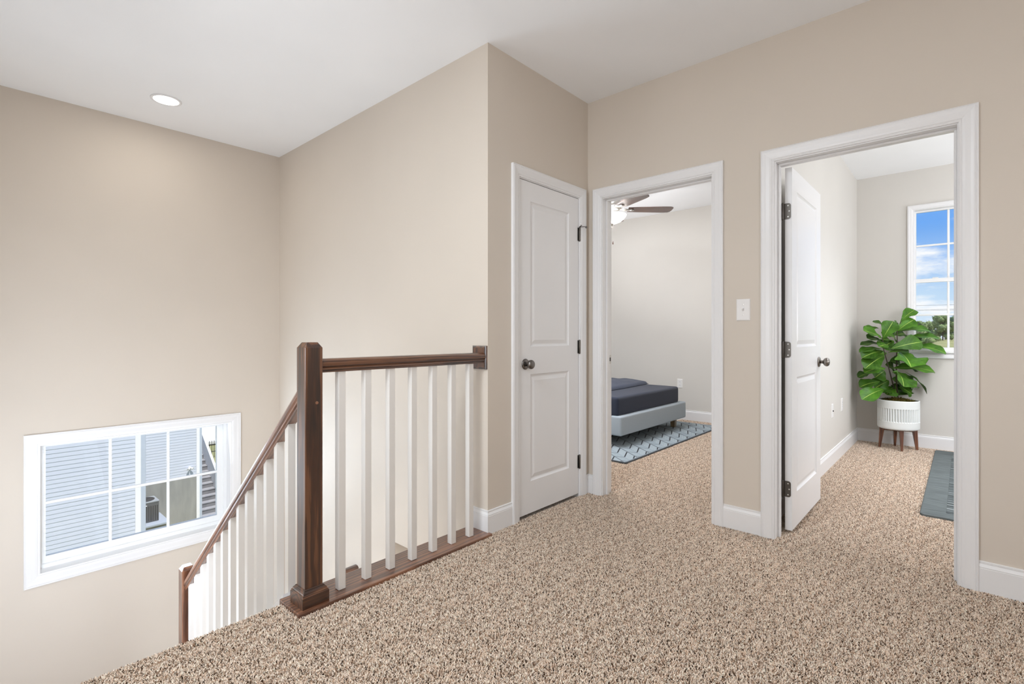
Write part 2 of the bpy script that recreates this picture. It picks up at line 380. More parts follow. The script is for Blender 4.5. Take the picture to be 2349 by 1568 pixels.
# ------------------------------------------------------------------ trim: casings, jambs, baseboards
CAS = [(0.0, 0.0), (0.0, 0.008), (0.006, 0.011), (0.010, 0.0095), (0.013, 0.0125), (0.022, 0.0150), (0.040, 0.0165), (0.050, 0.0185), (0.056, 0.0185), (0.0575, 0.0165), (0.060, 0.0165), (0.0625, 0.0185), (0.066, 0.0165), (0.066, 0.0)]
def casing_strip(A, Bp, out, nrm, m0, m1, w=0.066, prof=CAS):
    """moulding run from A to Bp along the inner edge; out = direction of width, m0/m1 mitre growth"""
    A, Bp, out, nrm = Vector(A), Vector(Bp), Vector(out), Vector(nrm); d = (Bp - A).normalized(); k = w / 0.066
    bm = B()
    rings = [[A + out * u * k - d * u * k * m0 + nrm * v for u, v in prof], [Bp + out * u * k + d * u * k * m1 + nrm * v for u, v in prof]]
    return fix(loft(bm, rings))
BBP = [(0.0, 0.0), (0.0125, 0.0), (0.0125, 0.098), (0.0112, 0.0995), (0.0112, 0.102), (0.0125, 0.1035), (0.0105, 0.108), (0.007, 0.116), (0.0055, 0.118), (0.0075, 0.1195), (0.0075, 0.1265), (0.0, 0.128)]
def baseboard(name, A, Bp, nrm, m0=0, m1=0, h0=BASE):
    A, Bp, nrm = Vector((*A, 0)), Vector((*Bp, 0)), Vector((*nrm, 0)); d = (Bp - A).normalized()
    rings = [[A - d * u * m0 + nrm * u + Vector((0, 0, v if v else h0)) for u, v in BBP], [Bp + d * u * m1 + nrm * u + Vector((0, 0, v if v else h0)) for u, v in BBP]]
    return fix(loft(B(), rings))
def bb(name, runs, label):
    root = empty(name, (*runs[0][0], 0), label, kind='structure')
    if len(runs) == 1:
        COL.objects.unlink(root); bpy.data.objects.remove(root)
        o = obj(name, baseboard(name, *runs[0]), M_TRIM, kind='structure'); o['label'] = label; return o
    for r in runs: obj('board', baseboard(name, *r), M_TRIM, root)
bb('baseboard_right', [((0.0, 0.0), (0.053, 0.0), (0, -1), -1, 0), ((0.932, 0.0), (1.146, 0.0), (0, -1)), ((2.016, 0.0), (XE, 0.0), (0, -1))], 'white baseboards along the doorway wall')
bb('baseboard_middle', [((0.0, -1.0), (0.0, -0.801), (1, 0), 1, 0), ((0.0, -0.047), (0.0, 0.0), (1, 0), 0, -1), ((-0.128, -1.0), (0.0, -1.0), (0, -1), 0, 1)], 'white baseboard wrapping the corner below the railing rosette')
bb('baseboard_bedroom', [((-3.3, YN), (1.013, YN), (0, -1))], 'white baseboard behind the bed')
bb('baseboard_study', [((1.133, 0.115), (1.133, YN), (1, 0), 0, -1), ((1.133, YN), (XE, YN), (0, -1), -1, 0)], 'white baseboards of the plant room')
def door_trim(name, p, q, axis, label, depth=0.115, stop=0.045):
    """casing, jambs and stops of a door opening. axis 'x': opening in the wall y=0; axis 'y': in the wall x=0"""
    root = empty(name, ((p + q) / 2, 0, 0) if axis == 'x' else (0, (p + q) / 2, 0), label, kind='structure')
    P = (lambda u, n, z: (u, -n, z)) if axis == 'x' else (lambda u, n, z: (n, u, z))
    nrm = P(0, 1, 0); uv = P(1, 0, 0); rv = 0.005; ct = 0.066
    top = DZ + rv
    obj('casing', casing_strip(P(p - rv, 0, BASE), P(p - rv, 0, top), tuple(-c for c in uv), nrm, 0, 1), M_TRIM, root)
    obj('casing', casing_strip(P(q + rv, 0, BASE), P(q + rv, 0, top), uv, nrm, 0, 1), M_TRIM, root)
    obj('casing', casing_strip(P(p - rv, 0, top), P(q + rv, 0, top), (0, 0, 1), nrm, 1, 1), M_TRIM, root)
    boxobj('jamb', P(p - j, 0, BASE), P(p, -depth, DZ), M_TRIM, root)
    boxobj('jamb', P(q, 0, BASE), P(q + j, -depth, DZ), M_TRIM, root)
    boxobj('jamb', P(p - j, 0, DZ), P(q + j, -depth, DZ + j), M_TRIM, root)
    s0, s1 = stop, stop + 0.032
    boxobj('door_stop', P(p, -s0, BASE), P(p + 0.011, -s1, DZ - 0.0105), M_TRIM, root, 0.002)
    boxobj('door_stop', P(q - 0.011, -s0, BASE), P(q, -s1, DZ - 0.0105), M_TRIM, root, 0.002)
    boxobj('door_stop', P(p, -s0, DZ - 0.011), P(q, -s1, DZ), M_TRIM, root, 0.002)
    return root
t2 = door_trim('trim_2', *DC, 'y', 'white casing and jambs around the closet door', 0.11, 0.045)
t3 = door_trim('trim_3', *D2, 'x', 'white casing and jambs of the bedroom doorway', 0.115, 0.042)
t4 = door_trim('trim_4', *D3, 'x', 'white casing and jambs of the plant room doorway', 0.115, 0.042)
# strike plate in the bedroom doorway's left jamb
sp = boxobj('strike_plate', (D2[0], 0.084, 0.905), (D2[0] + 0.0015, 0.108, 0.965), M_STEEL, t3)
boxobj('latch_hole', (D2[0] + 0.0005, 0.089, 0.922), (D2[0] + 0.0022, 0.103, 0.948), M_BLACK, sp)

# ------------------------------------------------------------------ doors
def molded_leaf(Wd, Ht, T, panels, xf):
    """two-panel moulded door: stiles and rails with recessed moulding and a raised field, both faces"""
    bm = B()
    us = sorted({0, Wd, *[p[0] for p in panels], *[p[1] for p in panels]}); vs = sorted({0, Ht, *[p[2] for p in panels], *[p[3] for p in panels]})
    rings = [(0, 0), (0.004, 0.0045), (0.010, 0.0085), (0.016, 0.0095), (0.034, 0.0045), (0.040, 0.0030), (0.044, 0.0030)]
    for side in (0, 1):
        nn = (lambda d: d) if side == 0 else (lambda d: T - d)
        V = lambda u, v, d: bm.verts.new(xf(u, v, nn(d)))
        for i in range(len(us) - 1):
            for k in range(len(vs) - 1):
                u0, u1, v0, v1 = us[i], us[i + 1], vs[k], vs[k + 1]
                if any(p[0] <= u0 and u1 <= p[1] and p[2] <= v0 and v1 <= p[3] for p in panels):
                    prev = None
                    for ins, d in rings:
                        r = [V(u0 + ins, v0 + ins, d), V(u1 - ins, v0 + ins, d), V(u1 - ins, v1 - ins, d), V(u0 + ins, v1 - ins, d)]
                        if prev:
                            for q in range(4): bm.faces.new((prev[q], prev[(q + 1) % 4], r[(q + 1) % 4], r[q]))
                        prev = r
                    bm.faces.new(prev)
                else:
                    bm.faces.new([V(u0, v0, 0), V(u1, v0, 0), V(u1, v1, 0), V(u0, v1, 0)])
    for (a, b_) in (((0, 0), (Wd, 0)), ((Wd, 0), (Wd, Ht)), ((Wd, Ht), (0, Ht)), ((0, Ht), (0, 0))):
        bm.faces.new([bm.verts.new(xf(*a, 0)), bm.verts.new(xf(*b_, 0)), bm.verts.new(xf(*b_, T)), bm.verts.new(xf(*a, T))])
    bmesh.ops.remove_doubles(bm, verts=bm.verts, dist=0.0001)
    return fix(bm)
def door_knob(parent, at, n, m, name='knob'):
    """rose, neck and round knob growing from point at along unit vector n ('x' or 'y' signed)"""
    ax, sg = n
    def pf(pr): return [(r, h * sg) for r, h in pr]
    r_ = obj(name, fix(lathe(B(), at, pf([(0.010, 0.004), (0.011, 0.022), (0.012, 0.028), (0.021, 0.031), (0.0265, 0.038), (0.028, 0.046), (0.0265, 0.054), (0.021, 0.060), (0.010, 0.0635), (0.0005, 0.064)]), 28, ax)), m, parent, True)
    obj('rose', fix(lathe(B(), at, pf([(0.033, 0.0), (0.0335, 0.003), (0.031, 0.007), (0.024, 0.010), (0.013, 0.012)]), 28, ax)), m, r_, True)
    return r_
# door_1: closet door, shut
dr = empty('door_1', (0, DC[0], 0), 'closed white two-panel closet door with bronze knob', kind='structure')
w1 = DC[1] - DC[0] - 0.006
obj('door_leaf', molded_leaf(w1, 2.027, 0.035, [(0.103, w1 - 0.110, 0.195, 0.850), (0.103, w1 - 0.110, 1.020, 1.910)], lambda u, v, d: (-0.001 - d, DC[0] + 0.003 + u, 0.016 + v)), M_TRIM, dr)
door_knob(dr, (-0.001, -0.678, 0.930), ('x', 1), M_BRONZED)
boxobj('latch_plate', (-0.0035, DC[0] + 0.0005, 0.900), (-0.0005, DC[0] + 0.0031, 0.958), M_BLACK, dr)
def barrel(parent, x, y, z, h=0.089, r=0.0062):
    hb = obj('hinge', fix(lathe(B(), (x, y, z - h / 2), [(r * 0.7, -0.004), (r, 0), (r, h), (r * 0.7, h + 0.004)], 12)), M_HINGE, parent, True)
    return hb
for z in (1.80, 1.025, 0.235):
    hb = barrel(dr, 0.0075, DC[1] + 0.0005, z)
    bmx = B(); box(bmx, (-0.0005, DC[1] - 0.013, z - 0.0445), (0.0015, DC[1] + 0.010, z + 0.0445)); obj('hinge_leaf', bmx, M_BRONZED, hb)
# hinge-pin door stop on the top hinge
hs = obj('hinge_pin_stop', fix(tube(B(), [(0.0075, DC[1], 1.851), (0.040, DC[1] - 0.020, 1.853), (0.052, DC[1] - 0.048, 1.855)], 0.0028, 8)), M_BRONZE, dr, True)
obj('arm', fix(tube(B(), [(0.0075, DC[1], 1.851), (0.030, DC[1] + 0.022, 1.853), (0.040, DC[1] + 0.034, 1.850)], 0.0028, 8)), M_BRONZED, hs, True)
obj('bumper', fix(lathe(B(), (0.052, DC[1] - 0.048, 1.855), [(0.007, -0.006), (0.0085, -0.002), (0.0085, 0.004), (0.006, 0.007)], 12)), M_PLATE, hs, True)
obj('bumper', fix(lathe(B(), (0.040, DC[1] + 0.034, 1.849), [(0.005, -0.007), (0.007, -0.003), (0.007, 0.004), (0.005, 0.007)], 12)), M_BRONZED, hs, True)
# door_2: plant room door, swung open 90 degrees into the room
do = empty('door_2', (1.23, 0.13, 0), 'open white two-panel door swung into the plant room', kind='structure')
w2 = 0.745
obj('door_leaf', molded_leaf(w2, 2.027, 0.035, [(0.108, w2 - 0.118, 0.195, 0.850), (0.108, w2 - 0.118, 1.020, 1.910)], lambda u, v, d: (1.262 - d, 0.132 + u, 0.016 + v)), M_TRIM, do)
door_knob(do, (1.262, 0.132 + w2 - 0.062, 0.930), ('x', 1), M_BRONZE)
for z in (1.80, 1.025, 0.245):
    hb = barrel(do, 1.2165, 0.124, z, r=0.0060)
    hp = B()
    # leaf with rounded outer corners let into the door edge
    pts = []
    x0, x1, z0, z1, rr = 1.2165, 1.2565, z - 0.0445, z + 0.0445, 0.013
    pts += [(x0, z0)]
    for cx_, cz_, a0 in ((x1 - rr, z0 + rr, -90), (x1 - rr, z1 - rr, 0)):
        for k in range(5):
            a = R(a0 + 22.5 * k); pts.append((cx_ + rr * math.cos(a), cz_ + rr * math.sin(a)))
    pts += [(x0, z1)]
    loft(hp, [[(x_, 0.1295, z_) for x_, z_ in pts], [(x_, 0.1322, z_) for x_, z_ in pts]])
    obj('hinge_leaf', fix(hp), M_HINGE, hb)
    for dz, dx in ((0.031, 0.026), (0.0, 0.032), (-0.031, 0.026)):
        obj('screw', fix(lathe(B(), (1.2165 + dx, 0.1296, z + dz), [(0.0036, 0.0), (0.0036, -0.0008), (0.0016, -0.0012)], 10, 'y')), M_SCREW, hb)

# ------------------------------------------------------------------ windows
def pane(parent, a, b): return boxobj('pane', a, b, M_GLASS, parent)
# window_1: low stair window, one fixed sash of 3 x 2 panes; the wall is x = -2.707
w1r = empty('window_1', (-2.707, -2.03, -0.07), 'low white stair window with six panes', kind='structure')
iy0, iy1, iz0, iz1 = -2.607, -1.417, -0.520, 0.350
X0 = -2.707
cw = 0.082
for A, Bp, out in (((X0, iy0, iz0), (X0, iy0, iz1), (0, -1, 0)), ((X0, iy1, iz0), (X0, iy1, iz1), (0, 1, 0)), ((X0, iy0, iz1), (X0, iy1, iz1), (0, 0, 1)), ((X0, iy0, iz0), (X0, iy1, iz0), (0, 0, -1))):
    obj('casing', casing_strip(A, Bp, out, (1, 0, 0), 1, 1, cw), M_TRIM, w1r)
for a, b in (((X0 - 0.09, iy0 - 0.018, iz0), (X0, iy0, iz1)), ((X0 - 0.09, iy1, iz0), (X0, iy1 + 0.018, iz1)), ((X0 - 0.09, iy0 - 0.018, iz1), (X0, iy1 + 0.018, iz1 + 0.018)), ((X0 - 0.09, iy0 - 0.018, iz0 - 0.018), (X0, iy1 + 0.018, iz0))):
    boxobj('jamb', a, b, M_TRIM, w1r)
gy0, gy1, gz0, gz1 = -2.570, -1.484, -0.447, 0.322
fx0, fx1 = X0 - 0.15, X0 - 0.085
# stepped vinyl frame
fr = B()
def ring_frame(bm, x0, x1, o, i):
    (oy0, oy1, oz0, oz1), (py0, py1, pz0, pz1) = o, i
    box(bm, (x0, oy0, oz0), (x1, py0, oz1)); box(bm, (x0, py1, oz0), (x1, oy1, oz1))
    box(bm, (x0, py0, oz0), (x1, py1, pz0)); box(bm, (x0, py0, pz1), (x1, py1, oz1))
ring_frame(fr, fx0, fx1, (iy0 - 0.004, iy1 + 0.004, iz0 - 0.01, iz1 + 0.005), (iy0 + 0.012, iy1 - 0.022, iz0 + 0.026, iz1 - 0.010))
obj('window_frame', fr, M_VINYL, w1r)
fr = B(); ring_frame(fr, fx0 + 0.005, fx1 - 0.022, (iy0 + 0.008, iy1 - 0.018, iz0 + 0.02, iz1 - 0.006), (gy0, gy1, gz0, gz1))
sash = obj('sash', fr, M_VINYL, w1r)
xg = X0 - 0.118
mw = 0.010
for yy in (-2.211, -1.840): boxobj('muntin', (xg - 0.004, yy - mw, gz0 - 0.004), (xg + 0.010, yy + mw, gz1 + 0.004), M_VINYL, sash, 0.003)
boxobj('muntin', (xg - 0.006, gy0 - 0.004, -0.073 - mw), (xg + 0.012, gy1 + 0.004, -0.073 + mw), M_VINYL, sash, 0.003)
ys = [gy0, -2.211, -1.840, gy1]; zs = [gz0, -0.073, gz1]
for i in range(3):
    for k in range(2): pane(sash, (xg - 0.003, ys[i], zs[k]), (xg + 0.001, ys[i + 1], zs[k + 1]))
# window_2: double-hung window of the plant room, wall y = YN
w2r = empty('window_2', (1.98, YN, 1.64), 'tall white double-hung window behind the plant', kind='structure')
ix0, ix1, jz0, jz1 = 1.604, 2.361, 0.950, 2.337
cw2 = 0.050
for A, Bp, out, m in (((ix0, YN, jz0), (ix0, YN, jz1), (-1, 0, 0), (0, 1)), ((ix1, YN, jz0), (ix1, YN, jz1), (1, 0, 0), (0, 1)), ((ix0, YN, jz1), (ix1, YN, jz1), (0, 0, 1), (1, 1))):
    obj('casing', casing_strip(A, Bp, out, (0, -1, 0), *m, cw2), M_TRIM, w2r)
boxobj('window_stool', (ix0 - 0.056, YN - 0.028, jz0 - 0.022), (ix1 + 0.056, YN + 0.07, jz0), M_TRIM, w2r, 0.004)
obj('apron', casing_strip((ix0 - 0.045, YN, jz0 - 0.022), (ix1 + 0.045, YN, jz0 - 0.022), (0, 0, -1), (0, -1, 0), 0, 0, 0.05), M_TRIM, w2r)
for a, b in (((ix0 - 0.004, YN, jz0), (ix0, YN + 0.13, jz1)), ((ix1, YN, jz0), (ix1 + 0.004, YN + 0.13, jz1)), ((ix0, YN, jz1), (ix1, YN + 0.13, jz1 + 0.008))):
    boxobj('jamb', a, b, M_TRIM, w2r)
def sash2(name, y0, y1, z0, z1, rail_b, rail_t, st=0.014):
    s = B()
    box(s, (ix0, y0, z0), (ix0 + st, y1, z1)); box(s, (ix1 - st, y0, z0), (ix1, y1, z1))
    box(s, (ix0 + st, y0, z0), (ix1 - st, y1, z0 + rail_b)); box(s, (ix0 + st, y0, z1 - rail_t), (ix1 - st, y1, z1))
    so = obj(name, s, M_VINYL, w2r)
    gx0, gx1, a, b = ix0 + st, ix1 - st, z0 + rail_b, z1 - rail_t
    ym = (y0 + y1) / 2; c = [gx0, gx0 + (gx1 - gx0) / 3, gx0 + (gx1 - gx0) * 2 / 3, gx1]; zm = (a + b) / 2
    for xx in c[1:3]: boxobj('muntin', (xx - 0.009, ym - 0.007, a), (xx + 0.009, ym + 0.007, b), M_VINYL, so, 0.003)
    boxobj('muntin', (gx0, ym - 0.008, zm - 0.009), (gx1, ym + 0.008, zm + 0.009), M_VINYL, so, 0.003)
    for i in range(3):
        for k in range(2): pane(so, (c[i], ym - 0.002, (a, zm)[k]), (c[i + 1], ym + 0.002, (zm, b)[k]))
    return so
sash2('upper_sash', YN + 0.068, YN + 0.095, 1.630, jz1, 0.030, 0.014)
ls = sash2('lower_sash', YN + 0.034, YN + 0.064, jz0, 1.658, 0.034, 0.036)
boxobj('sash_lock', (1.742, YN + 0.040, 1.658), (1.788, YN + 0.062, 1.668), M_PLATE, ls, 0.002)

# ------------------------------------------------------------------ landing board and stairs
shoe = boxobj('trim_5', (-0.142, -2.087, -0.02), (0.037, -1.0, 0.010), M_SHOE, kind='structure', bevel=0.004, seg=2)
shoe['label'] = 'stained wooden landing board under the railing'
SL = 0.84; RUN = 0.2346; RISE = 0.197
st = empty('staircase', (-1.0, -2.5, -1.38), 'carpeted staircase turning at a landing below the window', 'staircase')
def step(x0, x1, y0, y1, z):
    boxobj('tread', (x0, y0, z - 0.03), (x1, y1, z), M_CARPET, st, 0.012, 2)
def riser(x, y0, y1, z0, z1, sgn):
    boxobj('riser', (x, y0, z0), (x + 0.02 * sgn, y1, z1), M_CARPET, st)
for k in range(1, 7):
    step(-0.12 - RUN * k, -0.12 - RUN * (k - 1) + 0.02, -3.047, -2.053, -RISE * k)
for k in range(1, 7): riser(-0.12 - RUN * k, -3.047, -2.053, -RISE * (k + 1), -RISE * k - 0.03, -1)
riser(-0.1225, -3.047, -2.09, -RISE, -0.05, -1)
boxobj('landing', (-2.704, -3.047, -1.46), (-0.12 - RUN * 6 - 0.02, -1.003, -1.38), M_CARPET, st)
for k in range(1, 9):
    step(-1.645 + RUN * (k - 1), -1.645 + RUN * k, -1.965, -1.003, -1.38 - RISE * k)
    riser(-1.645 + RUN * (k - 1), -1.965, -1.003, -1.38 - RISE * k, -1.38 - RISE * (k - 1), 1)
# closed stringer with its cap under the stair balusters
bm = B()
def strz(x): return 0.84 * (x + 0.19)
prof = [(-0.15, -0.022), (-0.19, -0.022), (-0.192, -0.0035), (-1.642, strz(-1.642) - 0.0015), (-1.642, strz(-1.642) - 0.34), (-0.15, -0.34 + 0.05)]
loft(bm, [[(x_, -2.05, z_) for x_, z_ in prof], [(x_, -1.97, z_) for x_, z_ in prof]])
stg = obj('stringer', fix(bm), M_TRIM, st)

# ------------------------------------------------------------------ railings
def newel_bm(cx_, cy_, z0, z1, h=0.0375, ch=0.022):
    rings = []
    for s, z in ((h, z0), (h, z1 - ch), (h - 0.014, z1)):
        b_ = 0.0022
        rings.append([(cx_ + sx_ * s, cy_ + sy_ * (s - b_), z) if q else (cx_ + sx_ * (s - b_), cy_ + sy_ * s, z)
                      for sx_, sy_, order in ((1, 1, (1, 0)), (-1, 1, (0, 1)), (-1, -1, (1, 0)), (1, -1, (0, 1))) for q in order])
    return fix(loft(B(), rings))
NX, NY = -0.035, -2.008
RAILP = [(-0.019, 0.0), (0.019, 0.0), (0.019, 0.008), (0.026, 0.012), (0.026, 0.018), (0.0235, 0.021), (0.0295, 0.028), (0.0305, 0.038), (0.026, 0.049), (0.015, 0.0565), (0.0, 0.0585), (-0.015, 0.0565), (-0.026, 0.049), (-0.0305, 0.038), (-0.0295, 0.028), (-0.0235, 0.021), (-0.026, 0.018), (-0.026, 0.012), (-0.019, 0.008)]
g = empty('guard_railing', (NX, NY, 0.014), 'dark wood guard railing with seven white balusters along the landing edge', 'railing')
nw = obj('newel_post', newel_bm(NX, NY, 0.011, 1.078), M_WOODZ, g)
bm = B()
bp = [(0.056, 0.0105), (0.056, 0.056), (0.0535, 0.0585), (0.0535, 0.0620), (0.0505, 0.0640), (0.0490, 0.0690), (0.0450, 0.0740), (0.0425, 0.0755), (0.0425, 0.0785), (0.0385, 0.0810)]
loft(bm, [[(NX + sx_ * r, NY + sy_ * r, z) for sx_, sy_ in ((1, 1), (-1, 1), (-1, -1), (1, -1))] for r, z in bp])
obj('base_moulding', fix(bm), M_WOODY, nw)
obj('screw_plug', fix(lathe(B(), (NX + 0.0372, NY + 0.012, 0.83), [(0.0065, 0.0), (0.0065, 0.0012), (0.005, 0.0016)], 14, 'x')), M_SHOE, nw)
obj('handrail', fix(loft(B(), [[(NX + u, y_, 0.951 + v) for u, v in RAILP] for y_ in (NY + 0.0375, -1.012)])), M_WOODY, g)
bm = B()
rx, rz, rw, rh = -0.058, 0.981, 0.055, 0.066
loft(bm, [[(rx + sx_ * (rw - i), -1.0 - d, rz + sz_ * (rh - i)) for sx_, sz_ in ((1, 1), (-1, 1), (-1, -1), (1, -1))] for i, d in ((0, 0), (0, 0.010), (0.006, 0.0135), (0.009, 0.0135), (0.012, 0.018))])
obj('rosette', fix(bm), M_WOODZ, g)
b0 = None
for k in range(7):
    yc = -1.871 + 0.1272 * k
    if b0 is None:
        b0 = boxobj('baluster', (NX - 0.016, yc - 0.0165, 0.0105), (NX + 0.016, yc + 0.0165, 0.953), M_BALU, g, 0.0015)
    else:
        c = b0.copy(); COL.objects.link(c); c.parent = g; c.location.y += 0.1272 * k
# stair railing
sr = empty('stair_railing', (-1.686, NY, -1.38), 'stair railing with white balusters descending to the landing newel', 'railing')
obj('newel_post', newel_bm(-1.686, NY, -1.379, -0.352), M_RAILZ, sr)
xa, xb = NX - 0.0387, -1.650
ru = lambda x_: 0.657 + SL * (x_ + 0.277)
cs = math.cos(math.atan(SL))
ho = bpy.data.objects.new('tmp', None)
ang = math.atan(SL)
# rail built along its own x axis so the grain follows it
ln = (xa - xb) / cs
bm = B(); sn = math.sin(ang)
rings = []
for xe in (xb, xa):
    rings.append([((xe - xb) / cs + v * (sn / cs), u, v) for u, v in RAILP])
loft(bm, rings); fix(bm)
me = bpy.data.meshes.new('handrail'); bm.to_mesh(me); bm.free(); me.materials.append(M_RAILX)
ho.name = 'unused'; bpy.data.objects.remove(ho)
hr = bpy.data.objects.new('handrail', me); COL.objects.link(hr); hr.parent = sr
hr.rotation_euler = (0, -ang, 0)
hr.location = Vector((xb, NY, ru(xb))) - LOC[sr]
for k in range(13):
    xc = -0.201 - 0.1142 * k - 0.016
    bm = B()
    x0_, x1_ = xc - 0.016, xc + 0.016
    prof = [(x0_, strz(x0_)), (x1_, min(0.0, strz(x1_))), (x1_, ru(x1_) + 0.004), (x0_, ru(x0_) + 0.004)]
    loft(bm, [[(x_, NY - 0.016, z_) for x_, z_ in prof], [(x_, NY + 0.016, z_) for x_, z_ in prof]])
    obj('baluster', fix(bm), M_BALU, sr)
# handrail on the stairwell wall for the lower flight
wh = empty('wall_handrail', (-1.37, -1.0, -0.62), 'short end of a dark wall handrail glimpsed behind the first baluster', 'handrail')
def wrp(x_, z_): return [(x_, -1.072 + u, z_ + v) for u, v in RAILP]
obj('rail', fix(loft(B(), [wrp(-1.372, -0.655), wrp(0.25, -0.655 - 0.84 * 1.622)])), M_WOODX, wh)
bm = B(); loft(bm, [[(-1.372 + u, y_, -0.655 + v) for u, v in RAILP] for y_ in (-1.10, -1.001)]); obj('wall_return', fix(bm), M_WOODY, wh)
for xx in (-1.0, -0.2):
    obj('bracket', fix(tube(B(), [(xx, -1.0, -0.75 - 0.84 * (xx + 1.372)), (xx, -1.06, -0.74 - 0.84 * (xx + 1.372)), (xx, -1.072, -0.655 - 0.84 * (xx + 1.372))], 0.006)), M_STEEL, wh, True)

# ------------------------------------------------------------------ small wall fixtures
dl = empty('recessed_downlight', (-2.144, -2.013, H), 'lit round recessed downlight in the stairwell ceiling', 'ceiling light')
obj('trim_ring', fix(lathe(B(), (-2.144, -2.013, H), [(0.092, 0.0), (0.092, -0.004), (0.086, -0.0065), (0.077, -0.006), (0.074, -0.003), (0.074, 0.0)], 40)), M_TRIM, dl, True)
obj('lens', fix(lathe(B(), (-2.144, -2.013, H), [(0.0745, -0.001), (0.0745, -0.0045), (0.05, -0.006), (0.0005, -0.0065)], 40)), M_LAMP, dl, True)
light('downlight_lamp', 'AREA', (-2.144, -2.013, H - 0.012), 2.6, (1.0, 0.95, 0.88), target=(-2.144, -2.013, 0), size=0.15, shape='DISK', parent=dl)
def plate_bm(c, n, w, h, t=0.006):
    """bevelled wall plate centred at c; n is its outward normal along -y or +x"""
    bm = B()
    for_ = [(w / 2, h / 2, 0.0), (w / 2, h / 2, t * 0.45), (w / 2 - 0.005, h / 2 - 0.005, t)]
    rings = []
    for a, b_, d in for_:
        rings.append([(c[0] + sx_ * a, c[1] - d, c[2] + sz_ * b_) if n == '-y' else (c[0] + d, c[1] + sx_ * a, c[2] + sz_ * b_) for sx_, sz_ in ((1, 1), (-1, 1), (-1, -1), (1, -1))])
    return fix(loft(bm, rings))
def pbox(c, n, u0, u1, z0, z1, d0, d1):
    return ((c[0] + u0, c[1] - d1, c[2] + z0), (c[0] + u1, c[1] - d0, c[2] + z1)) if n == '-y' else ((c[0] + d0, c[1] + u0, c[2] + z0), (c[0] + d1, c[1] + u1, c[2] + z1))
c = (1.0455, 0.0, 1.2495)
sw = empty('light_switch', c, 'white toggle light switch on the wall between the two doorways', 'light switch')
obj('plate', plate_bm(c, '-y', 0.074, 0.122), M_PLATE, sw)
boxobj('collar', *pbox(c, '-y', -0.0065, 0.0065, -0.0135, 0.0135, 0.0055, 0.0068), M_TRIM, sw, 0.001)
bm = B(); loft(bm, [[(c[0] + u, c[1] - 0.006, c[2] + z) for u, z in ((-0.0048, -0.009), (0.0048, -0.009), (0.0048, 0.006), (-0.0048, 0.006))], [(c[0] + u, c[1] - 0.017, c[2] + z) for u, z in ((-0.0038, 0.004), (0.0038, 0.004), (0.0038, 0.010), (-0.0038, 0.010))]])
obj('toggle', fix(bm), M_PLATE, sw)
for dz in (0.030, -0.030): obj('screw', fix(lathe(B(), (c[0], c[1] - 0.0055, c[2] + dz), [(0.0032, 0.0), (0.0030, -0.0012), (0.001, -0.0015)], 10, 'y')), M_STEEL, sw)
def outlet(c, n, label, group=None):
    o = empty('wall_outlet', c, label, 'outlet', group)
    obj('plate', plate_bm(c, n, 0.073, 0.118), M_PLATE, o)
    for dz in (0.021, -0.021):
        rc = boxobj('receptacle', *pbox(c, n, -0.0165, 0.0165, dz - 0.014, dz + 0.014, 0.005, 0.0072), M_TRIM, o, 0.003)
        for du, hh in ((-0.0062, 0.0042), (0.0062, 0.0034)):
            boxobj('slot', *pbox(c, n, du - 0.0011, du + 0.0011, dz + 0.002 - hh, dz + 0.002 + hh, 0.0068, 0.0076), M_SLOT, rc)
    obj('screw', fix(lathe(B(), (c[0], c[1] - 0.0055, c[2]) if n == '-y' else (c[0] + 0.0055, c[1], c[2]), [(0.003, 0.0), (0.001, -0.0014 if n == '-y' else 0.0014)], 8, 'y' if n == '-y' else 'x')), M_STEEL, o)
    return o
outlet((-0.798, YN, 0.466), '-y', 'white duplex outlet on the wall beyond the bed')
outlet((1.133, 2.493, 0.462), '+x', 'white outlet nearer the room corner, beyond the cable jack')
c = (1.133, 2.041, 0.455)
cj = empty('cable_jack', c, 'white cable jack plate with one dark socket near the open door', 'wall plate')
obj('plate', plate_bm(c, '+x', 0.073, 0.118), M_PLATE, cj)
obj('socket', fix(lathe(B(), (c[0] + 0.004, c[1], c[2]), [(0.0055, 0.0), (0.0055, 0.009), (0.0035, 0.010)], 10, 'x')), M_SLOT, cj)

# ------------------------------------------------------------------ bedroom
def rounded(bm, a, b, r, seg=4):
    return box(bm, a, b, r, seg)
bed = empty('bed', (-1.55, 2.09, 0.0), 'upholstered platform bed with pale blue frame and dark navy mattress', 'bed')
FX = -0.495
boxobj('footboard', (FX - 0.13, 1.328, 0.118), (FX, 2.857, 0.309), M_UPH, bed, 0.022, 4, smooth=True)
boxobj('side_rail', (-2.62, 1.328, 0.118), (FX - 0.125, 1.40, 0.3), M_UPH, bed, 0.020, 4, smooth=True)
boxobj('side_rail', (-2.62, 2.785, 0.118), (FX - 0.125, 2.857, 0.3), M_UPH, bed, 0.020, 4, smooth=True)
boxobj('headboard', (-2.72, 1.30, 0.118), (-2.62, 2.885, 1.10), M_UPH, bed, 0.03, 4, smooth=True)
boxobj('slat_base', (-2.61, 1.401, 0.18), (FX - 0.135, 2.784, 0.298), M_SLOT, bed)
for lx, ly in ((-0.60, 2.74), (-1.05, 1.60), (-2.5, 2.74), (-2.5, 1.44)):
    bm = B(); loft(bm, [[(lx + sx_ * r, ly + sy_ * r, z) for sx_, sy_ in ((1, 1), (-1, 1), (-1, -1), (1, -1))] for r, z in ((0.024, 0.0108), (0.03, 0.13))])
    obj('leg', fix(bm), M_BEDLEG, bed)
boxobj('mattress', (-2.61, 1.352, 0.300), (FX - 0.052, 2.775, 0.492), M_NAVY, bed, 0.035, 5, smooth=True)
